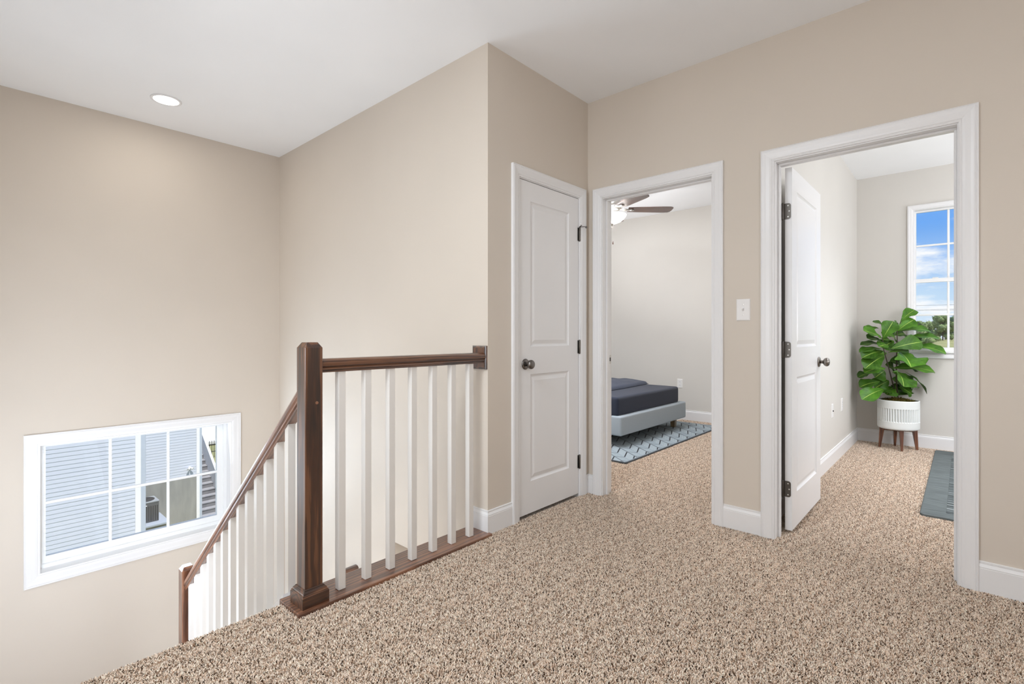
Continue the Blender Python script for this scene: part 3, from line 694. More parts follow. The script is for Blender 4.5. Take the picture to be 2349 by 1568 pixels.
# folded blanket lying across the mattress
random.seed(3)
bm = B(); nx, ny = 60, 48; top = []; bot = []
for i in range(nx + 1):
    u = i / nx; x_ = -0.905 - u * 1.35; tr_, br_ = [], []
    for k in range(ny + 1):
        v = k / ny; y_ = 1.325 + v * 1.475
        n1 = noise.noise(Vector((x_ * 3.2, y_ * 3.0, 0.3))) * 0.022 + noise.noise(Vector((x_ * 8, y_ * 7, 2.1))) * 0.008
        fold = 0.030 * min(1, (u / 0.02)) ** 0.5
        lump = 0.028 * math.exp(-((u - 0.16) / 0.10) ** 2) + 0.02 * u
        edge = min(1.0, (min(v, 1 - v) / 0.03)) ** 0.5
        z_ = 0.497 + (fold + lump + n1 * min(1, u * 6)) * edge
        z_ = max(z_, 0.4975)
        skew = 0.03 * math.sin(v * 3.0) - 0.05 * v
        tr_.append(bm.verts.new((x_ + skew, y_, z_))); br_.append(bm.verts.new((x_ + skew, y_, 0.4935)))
    top.append(tr_); bot.append(br_)
for i in range(nx):
    for k in range(ny):
        bm.faces.new((top[i][k], top[i + 1][k], top[i + 1][k + 1], top[i][k + 1])); bm.faces.new((bot[i][k], bot[i][k + 1], bot[i + 1][k + 1], bot[i + 1][k]))
for i in range(nx):
    bm.faces.new((top[i][0], bot[i][0], bot[i + 1][0], top[i + 1][0])); bm.faces.new((top[i][ny], top[i + 1][ny], bot[i + 1][ny], bot[i][ny]))
for k in range(ny):
    bm.faces.new((top[0][k], top[0][k + 1], bot[0][k + 1], bot[0][k])); bm.faces.new((top[nx][k], bot[nx][k], bot[nx][k + 1], top[nx][k + 1]))
tag(obj('blanket', fix(bm), M_NAVY2, smooth=True), 'rumpled slate blue blanket lying across the mattress', 'blanket')
# bedroom rug
def rugf(c1, c2, sc):
    def f(m, n, l, b):
        v = coords(n, l)
        w = noisetex(n, l, v, sc, 3)
        l.new(ramp(n, l, w, [(0.35, c1), (0.65, c2)]), b.inputs['Base Color']); bump(n, l, b, w, 0.4, 0.002)
    return f
M_RUGB = mat('blue_grey_woven_rug', (0.22, 0.26, 0.28), 0.95, spec=0.1, build=rugf((0.22, 0.265, 0.295), (0.33, 0.38, 0.415), 220))
M_RUGL = fabric('black_rug_yarn', (0.012, 0.014, 0.020)); M_RUGT = fabric('dark_slate_rug_yarn', (0.085, 0.10, 0.115)); M_RUGP = fabric('pale_rug_yarn', (0.36, 0.41, 0.43))
RX0, RX1, RY0, RY1 = -2.3, -0.185, 0.86, 3.15
rug = empty('patterned_rug', (-1.2, 2.0, 0.0), 'blue-grey rug with black zigzag lattice under the bed', 'rug')
boxobj('rug_field', (RX0, RY0, -0.010), (RX1, RY1, 0.0085), M_RUGB, rug, 0.003)
def strip(bm, p, q, w, z):
    p, q = Vector((*p, z)), Vector((*q, z))
    def clip(t0, t1, a, d, lo, hi):
        if abs(d) < 1e-9: return (t0, t1) if lo <= a <= hi else None
        s, e_ = (lo - a) / d, (hi - a) / d
        if s > e_: s, e_ = e_, s
        t0, t1 = max(t0, s), min(t1, e_)
        return (t0, t1) if t0 < t1 else None
    d = q - p; t = clip(0, 1, p.x, d.x, RX0 + 0.02, RX1 - 0.02)
    t = t and clip(*t, p.y, d.y, RY0 + 0.02, RY1 - 0.02)
    if not t: return
    a, b_ = p + d * t[0], p + d * t[1]; n_ = Vector((-d.y, d.x, 0)).normalized() * w
    vs = [bm.verts.new(v) for v in (a - n_, b_ - n_, b_ + n_, a + n_)]
    up = [bm.verts.new(v + Vector((0, 0, 0.0015))) for v in (a - n_, b_ - n_, b_ + n_, a + n_)]
    bm.faces.new(up)
    for k in range(4): bm.faces.new((vs[k], vs[(k + 1) % 4], up[(k + 1) % 4], up[k]))
thick, thin, pale = B(), B(), B()
av, bv, sv = Vector((0.130, -0.098)), Vector((0.0, 0.232)), Vector((-0.088, 0.205))
for i in range(-12, 22):
    for k in range(-14, 22):
        p = Vector((-0.418, 1.124)) + av * i + bv * k
        if not (RX0 - 0.3 < p.x < RX1 + 0.3 and RY0 - 0.3 < p.y < RY1 + 0.3) or p.x < -1.5: continue
        strip(thick, p + sv * 0.10, p + sv * 0.94, 0.0055, 0.008)
        strip(thin, p + sv, p + sv + av, 0.0035, 0.008); strip(thin, p, p + sv, 0.003, 0.0079)
        for q in (0.12, 0.24, 0.36, 0.48, 0.60, 0.72, 0.84):
            strip(pale, p + sv * 0.06 + av * q, p + sv * 0.94 + av * q, 0.0022, 0.0073)
        dv = bv - sv
        for q in (0.1, 0.22, 0.34, 0.46, 0.58, 0.70, 0.82, 0.94):
            strip(pale, p + sv + av * q + dv * 0.08, p + sv + av * q + dv * 0.92, 0.0022, 0.0073)
        strip(thin, p + sv, p + sv + dv, 0.003, 0.0079)
for n_, b_, m_ in (('zigzag_dashes', thick, M_RUGL), ('zigzag_lines', thin, M_RUGT), ('pale_stripes', pale, M_RUGP)): obj(n_, b_, m_, rug, kind='stuff')
bm = B(); box(bm, (RX0, RY0 - 0.004, -0.010), (RX1 + 0.004, RY0 + 0.010, 0.0105)); box(bm, (RX1 - 0.010, RY0, -0.010), (RX1 + 0.004, RY1, 0.0105))
obj('stitched_edge', bm, M_RUGT, rug)
# ceiling fan
fc = Vector((-0.868, 1.78, 0)); fz = 2.465
fan = empty('ceiling_fan', (fc.x, fc.y, H), 'ceiling fan with dark wood blades and lit white bowl light over the bed', 'ceiling fan')
obj('canopy', fix(lathe(B(), (fc.x, fc.y, 0), [(0.07, H), (0.07, H - 0.01), (0.055, H - 0.035), (0.022, H - 0.055)], 28)), M_STEEL, fan, True)
obj('downrod', fix(lathe(B(), (fc.x, fc.y, 0), [(0.012, 2.56), (0.012, H - 0.05)], 16)), M_STEEL, fan, True)
obj('motor_housing', fix(lathe(B(), (fc.x, fc.y, 0), [(0.02, 2.585), (0.05, 2.575), (0.098, 2.555), (0.108, 2.535), (0.108, 2.500), (0.100, 2.488), (0.085, 2.478), (0.085, 2.462), (0.070, 2.452), (0.062, 2.440), (0.062, 2.415), (0.075, 2.405)], 36)), M_STEEL, fan, True)
obj('bowl_shade', fix(lathe(B(), (fc.x, fc.y, 0), [(0.152, 2.409), (0.158, 2.402), (0.150, 2.385), (0.125, 2.355), (0.095, 2.332), (0.060, 2.318), (0.020, 2.312), (0.002, 2.311)], 36)), M_BOWL, fan, True)
obj('finial', fix(lathe(B(), (fc.x, fc.y, 0), [(0.016, 2.313), (0.018, 2.306), (0.010, 2.296), (0.006, 2.284), (0.008, 2.280), (0.002, 2.274)], 16)), M_BRONZE, fan, True)
def blade_bm():
    bm = B(); outl = [(0.175, -0.052), (0.30, -0.060), (0.56, -0.070), (0.625, -0.068), (0.650, -0.058), (0.658, -0.040), (0.652, 0.020), (0.640, 0.050), (0.620, 0.064), (0.56, 0.068), (0.30, 0.058), (0.175, 0.050)]
    tl = math.tan(R(11))
    loft(bm, [[(x_, y_, -y_ * tl - 0.003) for x_, y_ in outl], [(x_, y_, -y_ * tl + 0.003) for x_, y_ in outl]])
    return fix(bm)
def iron_bm():
    bm = B()
    for s in (-1, 1):
        tube(bm, [(0.085, s * 0.012, 0.012), (0.12, s * 0.030, 0.004), (0.155, s * 0.034, -0.004), (0.19, s * 0.022, -0.004), (0.215, s * 0.006, -0.006)], 0.006, 8)
    tube(bm, [(0.085, 0, 0.012), (0.14, 0, -0.002), (0.225, 0, -0.007)], 0.0065, 8)
    lathe(bm, (0.215, 0, -0.012), [(0.026, 0), (0.026, 0.010)], 14); return fix(bm)
bl0 = ir0 = None
for k in range(5):
    a = R(-30 + 72 * k)
    if bl0 is None:
        bmm = blade_bm(); me = bpy.data.meshes.new('blade'); bmm.to_mesh(me); bmm.free(); me.materials.append(M_FAN); bl0 = bpy.data.objects.new('blade', me)
        bmm = iron_bm(); me = bpy.data.meshes.new('blade_iron'); bmm.to_mesh(me); bmm.free(); me.materials.append(M_STEEL)
        for p_ in me.polygons: p_.use_smooth = True
        ir0 = bpy.data.objects.new('blade_iron', me); ob, oi = bl0, ir0
    else:
        ob, oi = bl0.copy(), ir0.copy()
    COL.objects.link(ob); COL.objects.link(oi)
    ob.parent = fan; ob.location = (0, 0, fz - H); ob.rotation_euler = (0, 0, a); oi.parent = ob
for dx, dy, zb in ((0.020, -0.010, 2.105), (0.000, -0.022, 2.062)):
    ch = obj('pull_chain', fix(tube(B(), [(fc.x + dx, fc.y + dy, 2.44), (fc.x + dx, fc.y + dy, zb)], 0.0012, 6)), M_STEEL, fan)
    obj('pull_knob', fix(lathe(B(), (fc.x + dx, fc.y + dy, zb), [(0.001, 0.022), (0.004, 0.016), (0.006, -0.002), (0.0065, -0.016), (0.003, -0.022)], 12)), M_WOODZ, ch, True)
light('fan_lamp', 'POINT', (fc.x, fc.y, 2.27), 5, (1.0, 0.94, 0.86), parent=fan)

# ------------------------------------------------------------------ plant room: rug and potted fig
M_RUGG = mat('grey_striped_rug', (0.07, 0.085, 0.085), 0.9, spec=0.15, build=lambda m, n, l, b: (
    l.new(ramp(n, l, noisetex(n, l, coords(n, l, (2, 22, 1)), 3, 5, 0.65), [(0.35, (0.085, 0.098, 0.098)), (0.7, (0.16, 0.178, 0.178))]), b.inputs['Base Color'])))
M_RUGS = mat('brushed_stripe_rug_centre', (0.2, 0.2, 0.2), 0.8, spec=0.2, build=lambda m, n, l, b: (
    l.new(ramp(n, l, noisetex(n, l, coords(n, l, (0.6, 16, 1)), 2.2, 6, 0.75), [(0.40, (0.02, 0.024, 0.026)), (0.55, (0.12, 0.14, 0.14)), (0.68, (0.62, 0.66, 0.66))]), b.inputs['Base Color'])))
rg = empty('grey_rug', (2.6, 2.1, 0.0), 'charcoal grey rug with brushed striped centre beside the plant room doorway', 'rug')
bm = B(); pts = []
x0_, x1_, y0_, y1_, rr = 1.770, 3.5, 0.985, 3.262, 0.03
for cx_, cy_, a0 in ((x1_ - rr, y1_ - rr, 0), (x0_ + rr, y1_ - rr, 90), (x0_ + rr, y0_ + rr, 180), (x1_ - rr, y0_ + rr, 270)):
    for k in range(5):
        a = R(a0 + 22.5 * k); pts.append((cx_ + rr * math.cos(a), cy_ + rr * math.sin(a)))
loft(bm, [[(x_, y_, -0.010) for x_, y_ in pts], [(x_, y_, 0.009) for x_, y_ in pts], [(x_ + (0.004 if x_ < 2.5 else -0.004), y_ + (0.004 if y_ < 2 else -0.004), 0.0115) for x_, y_ in pts]])
obj('rug_border', fix(bm), M_RUGG, rg)
boxobj('rug_centre', (1.892, 1.095, 0.010), (3.38, 3.20, 0.0135), M_RUGS, rg, 0.001)

P0 = Vector((1.497, 3.165, 0)); YAW = R(42.089)
RT = Vector((math.cos(YAW), math.sin(YAW), 0)); FW = Vector((-math.sin(YAW), math.cos(YAW), 0)); UP = Vector((0, 0, 1))
pl = empty('potted_fig', tuple(P0), 'fiddle-leaf fig in a white slotted pot on a walnut stand', 'potted plant')
M_POT = mat('matte_white_ceramic', (0.80, 0.82, 0.80), 0.45, spec=0.4)
M_POTG = mat('pale_grey_pot_slot', (0.50, 0.52, 0.51), 0.6)
bm = B(); nn = 192
pp = [(0.100, 0.196), (0.150, 0.196), (0.160, 0.200), (0.1655, 0.209), (0.1665, 0.220), (0.1665, 0.270), 'g0', 'g1', (0.1665, 0.400), (0.1665, 0.468), (0.1650, 0.474), (0.1600, 0.475), (0.1560, 0.472), (0.1550, 0.445), (0.001, 0.445)]
rings = []; gface = []
for q in pp:
    if q == 'g0':
        for z_, dep in ((0.2705, 0.0), (0.276, 1.0)): rings.append((0.1665, z_, dep))
    elif q == 'g1':
        for z_, dep in ((0.394, 1.0), (0.3995, 0.0)): rings.append((0.1665, z_, dep))
    else: rings.append((*q, 0.0))
vr = []
for r, z_, dep in rings:
    vr.append([bm.verts.new(P0 + Vector(((r - (0.009 * dep if (k % 4) in (1, 2) else 0)) * math.cos(2 * math.pi * k / nn), (r - (0.009 * dep if (k % 4) in (1, 2) else 0)) * math.sin(2 * math.pi * k / nn), z_))) for k in range(nn)])
for i in range(len(vr) - 1):
    for k in range(nn):
        f = bm.faces.new((vr[i][k], vr[i][(k + 1) % nn], vr[i + 1][(k + 1) % nn], vr[i + 1][k]))
        if rings[i][2] == 1.0 and rings[i + 1][2] == 1.0 and k % 4 == 1: f.material_index = 1
bm.faces.new(vr[0][::-1]); bm.faces.new(vr[-1])
obj('pot', fix(bm), [M_POT, M_POTG], pl)
# stand: four splayed tapered legs and a cross frame
lp = [(-0.128, -0.062), (-0.050, 0.118), (0.128, 0.062), (0.050, -0.118)]
LEGS = [Vector((-0.128, 0.075)), Vector((-0.055, -0.115)), Vector((0.058, 0.120)), Vector((0.135, -0.060))]
for v in LEGS:
    t_ = P0 + RT * v.x * 0.88 + FW * v.y * 0.88; b_ = P0 + RT * v.x + FW * v.y
    bm = B(); d1 = (RT * v.x + FW * v.y).normalized(); d2 = d1.cross(UP)
    loft(bm, [[c_ + d1 * s1 * w_ + d2 * s2 * w_ * 0.8 + UP * z_ for s1, s2 in ((1, 1), (-1, 1), (-1, -1), (1, -1))] for c_, w_, z_ in ((b_, 0.0095, -0.004), (t_, 0.0185, 0.17), (t_, 0.0185, 0.199))])
    obj('leg', fix(bm), M_LEGW, pl)
for a_, b_ in ((0, 3), (1, 2)):
    p_, q_ = [P0 + RT * LEGS[i].x * 0.88 + FW * LEGS[i].y * 0.88 for i in (a_, b_)]
    d = (q_ - p_).normalized(); n_ = d.cross(UP) * 0.012
    bm = B(); loft(bm, [[p_ - n_ + UP * 0.170, p_ + n_ + UP * 0.170, p_ + n_ + UP * 0.197, p_ - n_ + UP * 0.197], [q_ - n_ + UP * 0.170, q_ + n_ + UP * 0.170, q_ + n_ + UP * 0.197, q_ - n_ + UP * 0.197]])
    obj('cross_bar', fix(bm), M_LEGW, pl)
M_MOSS = mat('brown_green_moss', (0.10, 0.09, 0.02), 0.9, spec=0.1, build=lambda m, n, l, b: l.new(ramp(n, l, noisetex(n, l, coords(n, l), 60, 3), [(0.3, (0.05, 0.035, 0.008)), (0.5, (0.13, 0.085, 0.02)), (0.7, (0.10, 0.14, 0.02))]), b.inputs['Base Color']))
bm = B(); random.seed(5)
for k in range(900):
    r = 0.150 * math.sqrt(random.random()); a = random.uniform(0, 6.283); zb = 0.446 + 0.035 * (1 - (r / 0.155) ** 2)
    p_ = P0 + Vector((r * math.cos(a), r * math.sin(a), zb)); a2 = random.uniform(0, 6.283); l_ = random.uniform(0.012, 0.035)
    d = Vector((math.cos(a2), math.sin(a2), random.uniform(0.5, 1.4))).normalized() * l_; s_ = Vector((-math.sin(a2), math.cos(a2), 0)) * 0.0022
    m_ = p_ + d * 0.6 + UP * 0.004
    vs = [bm.verts.new(v) for v in (p_ - s_ - UP * 0.02, p_ + s_ - UP * 0.02, m_ + s_ * 0.8, m_ - s_ * 0.8)]; t_ = bm.verts.new(p_ + d)
    bm.faces.new(vs); bm.faces.new((vs[3], vs[2], t_))
lathe(bm, tuple(P0), [(0.152, 0.446), (0.10, 0.462), (0.0, 0.475)][:2] + [(0.002, 0.474)], 20, 'z', False)
obj('moss', bm, M_MOSS, pl, kind='stuff')
def leaff(m, n, l, b):
    uv = n.new('ShaderNodeUVMap'); sp_ = n.new('ShaderNodeSeparateXYZ'); l.new(uv.outputs[0], sp_.inputs[0])
    def math_(op, a, v=None, b_=None):
        k = n.new('ShaderNodeMath'); k.operation = op
        l.new(a, k.inputs[0]) if not isinstance(a, float) else setattr(k.inputs[0], 'default_value', a)
        if v is not None: (l.new(v, k.inputs[1]) if not isinstance(v, (int, float)) else setattr(k.inputs[1], 'default_value', v))
        return k.outputs[0]
    av_ = math_('ABSOLUTE', math_('SUBTRACT', sp_.outputs[1], 0.5))
    midrib = math_('LESS_THAN', av_, 0.015)
    side = math_('LESS_THAN', math_('ABSOLUTE', math_('SUBTRACT', math_('FRACT', math_('SUBTRACT', math_('MULTIPLY', sp_.outputs[0], 7.0), math_('MULTIPLY', av_, 4.5))), 0.5)), 0.05)
    base = ramp(n, l, noisetex(n, l, coords(n, l), 14, 3), [(0.3, (0.028, 0.088, 0.006)), (0.7, (0.068, 0.185, 0.013))])
    oi = n.new('ShaderNodeObjectInfo'); hs_ = n.new('ShaderNodeHueSaturation'); l.new(base, hs_.inputs['Color'])
    l.new(math_('ADD', math_('MULTIPLY', oi.outputs['Random'], 0.7), 0.75), hs_.inputs['Value'])
    mx = n.new('ShaderNodeMix'); mx.data_type = 'RGBA'; l.new(math_('MULTIPLY', side, 0.2), mx.inputs[0]); l.new(hs_.outputs[0], mx.inputs[6]); mx.inputs[7].default_value = (0.20, 0.36, 0.05, 1)
    m2 = n.new('ShaderNodeMix'); m2.data_type = 'RGBA'; l.new(midrib, m2.inputs[0]); l.new(mx.outputs[2], m2.inputs[6]); m2.inputs[7].default_value = (0.38, 0.52, 0.10, 1)
    l.new(m2.outputs[2], b.inputs['Base Color'])
M_LEAF = mat('glossy_fig_leaf', (0.05, 0.16, 0.015), 0.46, spec=0.3, build=leaff)
M_STEM = mat('dark_fig_stem', (0.055, 0.04, 0.025), 0.7)
def leaf_bm(base, tip, width, roll, droop=0.12, wave=0.06):
    """base, tip: plant coordinates (u right, d away, z up); width in m; roll: share of the width that faces the viewer"""
    a = Vector(tip) - Vector(base); L = a.length; a.normalize()
    cam_d = Vector((0, -1, 0))
    e1 = a.cross(cam_d)
    if e1.length < 1e-3: e1 = Vector((1, 0, 0))
    e1.normalize(); e2 = a.cross(e1)
    best = None
    for s in (-1, 1):
        w_ = (e1 * roll + e2 * s * math.sqrt(max(0, 1 - roll * roll))).normalized(); n_ = a.cross(w_)
        if n_.z < 0: n_ = -n_
        sc_ = n_.dot(cam_d)
        if best is None or sc_ > best[0]: best = (sc_, w_, n_)
    _, wv_, nv_ = best
    bm = B(); uvl = bm.loops.layers.uv.new('UVMap'); NU, NV = 12, 6; g_ = []
    prof_ = [0.02, 0.20, 0.36, 0.46, 0.55, 0.66, 0.79, 0.91, 0.99, 1.0, 0.92, 0.68, 0.10]
    ph_ = random.uniform(0, 6)
    for i in range(NU + 1):
        t_ = i / NU; row = []
        for k in range(NV + 1):
            s = k / NV * 2 - 1; hw = width / 2 * prof_[i]
            p_ = Vector(base) + a * L * t_ + wv_ * hw * s
            p_ += nv_ * (L * droop * (math.sin(t_ * math.pi) * 0.8) + abs(s) * hw * 0.22 + wave * hw * s * s * math.sin(t_ * 15 + ph_ + (1.5 if s > 0 else 0)))
            row.append((bm.verts.new(P0 + RT * p_.x + FW * p_.y + UP * p_.z), (t_, k / NV)))
        g_.append(row)
    for i in range(NU):
        for k in range(NV):
            q = (g_[i][k], g_[i + 1][k], g_[i + 1][k + 1], g_[i][k + 1])
            f = bm.faces.new([v for v, _ in q])
            for lpz, (_, uvv) in zip(f.loops, q): lpz[uvl].uv = uvv
    return bm
def px(X_, Y_): return (-0.505 + X_ * 0.000978, 1.437 - Y_ * 0.000978)
LV = [  # base x,y  tip x,y  width  facing  depth of base, depth of tip (m, + is away)
    (552, 195, 682, 90, 66, .55, 0, 0), (508, 300, 652, 186, 96, .7, 0, -.03), (502, 295, 492, 192, 78, .7, .02, .02), (450, 292, 288, 208, 50, .5, .02, .04),
    (350, 372, 428, 205, 112, .8, -.02, -.05), (345, 272, 206, 288, 46, .5, .03, .05), (352, 392, 140, 296, 96, .6, -.02, -.04), (362, 412, 190, 372, 66, .5, 0, -.02),
    (490, 372, 368, 318, 82, .7, 0, .03), (515, 302, 802, 302, 62, .5, 0, -.02), (505, 345, 630, 330, 82, .7, .03, .06), (590, 378, 852, 372, 46, .4, .02, .05),
    (415, 475, 668, 408, 132, .85, -.04, -.10), (632, 450, 890, 520, 92, .65, -.02, -.03), (400, 440, 166, 441, 38, .4, .02, .04), (395, 440, 272, 455, 62, .6, -.02, -.07),
    (370, 480, 150, 514, 40, .4, .02, .03), (368, 500, 138, 568, 76, .6, 0, -.02), (370, 548, 148, 672, 104, .65, -.01, -.05), (400, 515, 568, 498, 42, .5, -.02, -.07),
    (522, 512, 538, 652, 300, .95, -.02, -.13), (560, 510, 692, 570, 90, .7, .03, .06), (462, 672, 826, 704, 86, .55, 0, -.05), (390, 672, 164, 712, 70, .55, 0, -.02),
    (300, 716, 170, 770, 40, .4, .05, .08), (490, 700, 458, 838, 270, .95, -.02, -.14), (560, 720, 692, 874, 116, .8, .02, .03), (600, 708, 782, 926, 56, .5, .02, .04),
    (358, 806, 172, 866, 76, .6, .03, .06), (372, 880, 118, 976, 100, .65, 0, -.05), (520, 825, 520, 948, 296, .95, .05, .04), (390, 392, 482, 384, 66, .6, .04, .07),
    (470, 320, 560, 395, 110, .7, .05, .10), (400, 560, 330, 600, 110, .8, .06, .10), (440, 640, 560, 690, 120, .8, .07, .11),
    (430, 520, 300, 560, 96, .7, .04, .07), (500, 450, 590, 500, 120, .8, .05, .08), (470, 600, 610, 640, 120, .75, .05, .09), (420, 700, 330, 770, 120, .8, .05, .06),
    (500, 780, 620, 850, 130, .8, .06, .09), (470, 800, 350, 880, 130, .8, .06, .09), (505, 400, 400, 470, 110, .8, .04, .06), (540, 640, 700, 690, 90, .6, .02, .0), (480, 860, 400, 935, 120, .8, .03, .0), (540, 860, 650, 930, 120, .8, .03, .0)]
random.seed(21)
for X1, Y1, X2, Y2, w_, rl, db, dt in LV:
    (u1, z1), (u2, z2) = px(X1, Y1), px(X2, Y2)
    wt = max(w_ * 0.000978, 0.02) / max(rl, 0.3)
    wide = w_ > 250
    dt = min(dt, (3.322 - 3.165 - 0.67 * u2) / 0.742); db = min(db, (3.33 - 3.165 - 0.67 * u1) / 0.742)
    obj('leaf', leaf_bm((u1, db, z1), (u2, dt, z2), wt * (1.08 if not wide else 1.25), rl, 0.10, 0.16 if wide else 0.12), M_LEAF, pl, True)
def ptp(X_, Y_, d): u, z_ = px(X_, Y_); return P0 + RT * u + FW * d + UP * z_
obj('stem', fix(tube(B(), [ptp(512, 960, 0), ptp(505, 800, .01), ptp(500, 600, 0), ptp(506, 420, 0), ptp(506, 300, 0), ptp(548, 200, 0)], [.0065, .006, .0055, .005, .004, .0025], 8)), M_STEM, pl, True)
obj('stem', fix(tube(B(), [ptp(500, 950, .01), ptp(450, 780, 0), ptp(420, 690, -.01), ptp(365, 490, -.01), ptp(350, 360, -.01)], [.0065, .006, .005, .004, .0025], 8)), M_STEM, pl, True)

# ------------------------------------------------------------------ outside
M_SIDE = mat('light_blue_vinyl_siding', (0.59, 0.625, 0.705), 0.55, spec=0.3, build=lambda m, n, l, b: bump(n, l, b, noisetex(n, l, coords(n, l, (1, 0.2, 6)), 30, 2), 0.1, 0.002))
M_WHT = paint('white_exterior_paint', (0.88, 0.87, 0.885), 0.5, 0.0)
M_DOWN = paint('pale_blue_downspout', (0.50, 0.55, 0.63), 0.4, 0.0)
M_CONC = mat('damp_grey_concrete', (0.30, 0.30, 0.28), 0.85, build=lambda m, n, l, b: (
    l.new(ramp(n, l, noisetex(n, l, coords(n, l, (1, 1, 0.25)), 2.2, 6, 0.6), [(0.3, (0.22, 0.225, 0.215)), (0.7, (0.36, 0.355, 0.33))]), b.inputs['Base Color'])))
M_ROOF = paint('grey_roof_shingle', (0.16, 0.16, 0.17), 0.9, 0.3)
M_TREAD = paint('weathered_tread', (0.34, 0.34, 0.36), 0.8, 0.2)
M_RISER = paint('grey_riser_board', (0.20, 0.20, 0.21), 0.8, 0.2)
M_AC = paint('dark_grey_condenser', (0.10, 0.105, 0.11), 0.5, 0.0)
M_AC2 = mat('black_condenser_grille', (0.02, 0.02, 0.022), 0.5)
M_FENCE = mat('black_metal_fence', (0.02, 0.02, 0.02), 0.5)
M_GRASS = mat('sunlit_lawn', (0.22, 0.30, 0.06), 0.95, spec=0.1, build=lambda m, n, l, b: (
    l.new(ramp(n, l, noisetex(n, l, coords(n, l), 0.08, 6, 0.65), [(0.3, (0.20, 0.205, 0.09)), (0.7, (0.36, 0.345, 0.16))]), b.inputs['Base Color'])))
M_ROAD = paint('pale_concrete_road', (0.62, 0.61, 0.59), 0.9, 0.2)
def smooth(t): t = max(0.0, min(1.0, t)); return t * t * (3 - 2 * t)
def gz_(x_, y_):
    z_ = -3.7 - 1.95 * smooth((-4.0 - x_) / 7.0)
    if x_ < -9: z_ -= 1.0 * smooth((y_ - 1.2) / 2.2) * smooth((-9 - x_) / 4.0)
    if y_ > 40: z_ += (2.4 if x_ > -30 else 0) * smooth((y_ - 40) / 240)
    return z_
bm = B(); gxs = [-420, -250, -150, -90, -60, -45, -36, -30] + [-27 + k for k in range(0, 28)] + [3, 6, 10, 16, 30, 60, 120, 240, 420]; gys = [-80, -40, -20, -12, -8, -5, -3, -1, 0, 1, 2, 3, 4, 5, 6, 8, 11, 15, 20, 30, 40, 60, 80, 110, 140, 170, 200, 230, 260, 290, 330, 420, 700]
gv = [[bm.verts.new((x_, y_, gz_(x_, y_))) for y_ in gys] for x_ in gxs]
for i in range(len(gxs) - 1):
    for k in range(len(gys) - 1):
        cxm, cym = (gxs[i] + gxs[i + 1]) / 2, (gys[k] + gys[k + 1]) / 2
        if -2.9 < cxm < 5 and -5 < cym < 3.6: continue
        bm.faces.new((gv[i][k], gv[i + 1][k], gv[i + 1][k + 1], gv[i][k + 1]))
gr = obj('ground', fix(bm), M_GRASS, kind='structure', smooth=True); gr['label'] = 'sunlit grassy ground outside the windows'
# a pale road beyond the fence and another across the far field
bm = B(); box(bm, (-62, -10, -6.55), (-37, 40, -6.38)); rd = struct('road', bm, M_ROAD, 'pale road beyond the fence')
bm = B(); loft(bm, [[(-120, 196, gz_(-20, 196) + 0.35), (-120, 196, gz_(-20, 196) - 0.5), (-120, 203, gz_(-20, 203) - 0.5), (-120, 203, gz_(-20, 203) + 0.35)], [(120, 196, gz_(20, 196) + 0.35), (120, 196, gz_(20, 196) - 0.5), (120, 203, gz_(20, 203) - 0.5), (120, 203, gz_(20, 203) + 0.35)]])
struct('road', fix(bm), M_ROAD, 'pale road across the far field')
# neighbouring house
nh = empty('neighbor_house', (-17, -1, -6), 'neighbouring house with pale blue lap siding seen through the stair window', 'house')
XN, XF, YC, YF = -13.9, -20.0, 0.10, 3.20
EXPO = 0.1016
def lap(name, xface, y0, y1, z0, z1, parent):
    first = None; n_ = int((z1 - z0) / EXPO)
    for k in range(n_):
        if first is None:
            bm = B(); pr_ = [(0.0, 0.0), (0.009, 0.0), (0.009, 0.005), (0.002, EXPO + 0.003), (0.0, EXPO + 0.003)]
            loft(bm, [[(xface + a_, y_, z0 + b_) for a_, b_ in pr_] for y_ in (y0, y1)]); first = obj(name, fix(bm), M_SIDE, parent)
        else:
            c_ = first.copy(); COL.objects.link(c_); c_.parent = parent; c_.location.z += EXPO * k
boxobj('house_wall', (-26, -9, -6.4), (XN, YC, 1.6), M_WHT, nh)
boxobj('house_wall', (-26, YC, -4.27), (XF, YF, 1.6), M_WHT, nh)
boxobj('foundation', (-26, YC, -7.6), (XF + 0.02, YF, -4.27), M_CONC, nh)
lap('siding_board', XN, -9, YC - 0.02, -5.75, 1.6, nh)
lap('siding_board', XF, YC, YF - 0.02, -4.27, 1.6, nh)
boxobj('corner_board', (XN - 0.08, YC - 0.02, -6.3), (XN + 0.03, YC + 0.098, 1.6), M_WHT, nh)
boxobj('corner_board', (XF - 0.08, YF - 0.02, -7.0), (XF + 0.03, YF + 0.085, 1.6), M_WHT, nh)
boxobj('downspout', (XN - 0.10, YC + 0.10, -6.3), (XN - 0.02, YC + 0.215, 1.6), M_DOWN, nh, 0.01)
boxobj('downspout', (XF - 0.10, YF + 0.086, -7.0), (XF - 0.02, YF + 0.185, 1.6), M_DOWN, nh, 0.01)
bm = B(); loft(bm, [[(x_, y_, z_) for x_, z_ in ((-27, 1.6), (-13.4, 1.6), (-20, 4.4))] for y_ in (-9.4, 0.5)]); obj('roof', fix(bm), M_ROOF, nh)
bm = B(); loft(bm, [[(x_, y_, z_) for x_, z_ in ((-27, 1.6), (-19.6, 1.6), (-23, 3.4))] for y_ in (0.5, 3.6)]); obj('roof', fix(bm), M_ROOF, nh)
fl = empty('floodlight', (XF, 2.93, -3.97), 'white twin floodlight on the neighbouring house wall', 'outdoor light')
obj('base', fix(lathe(B(), (XF + 0.0150, 2.95, -3.98), [(0.045, 0.0), (0.045, 0.025), (0.03, 0.035)], 14, 'x')), M_WHT, fl)
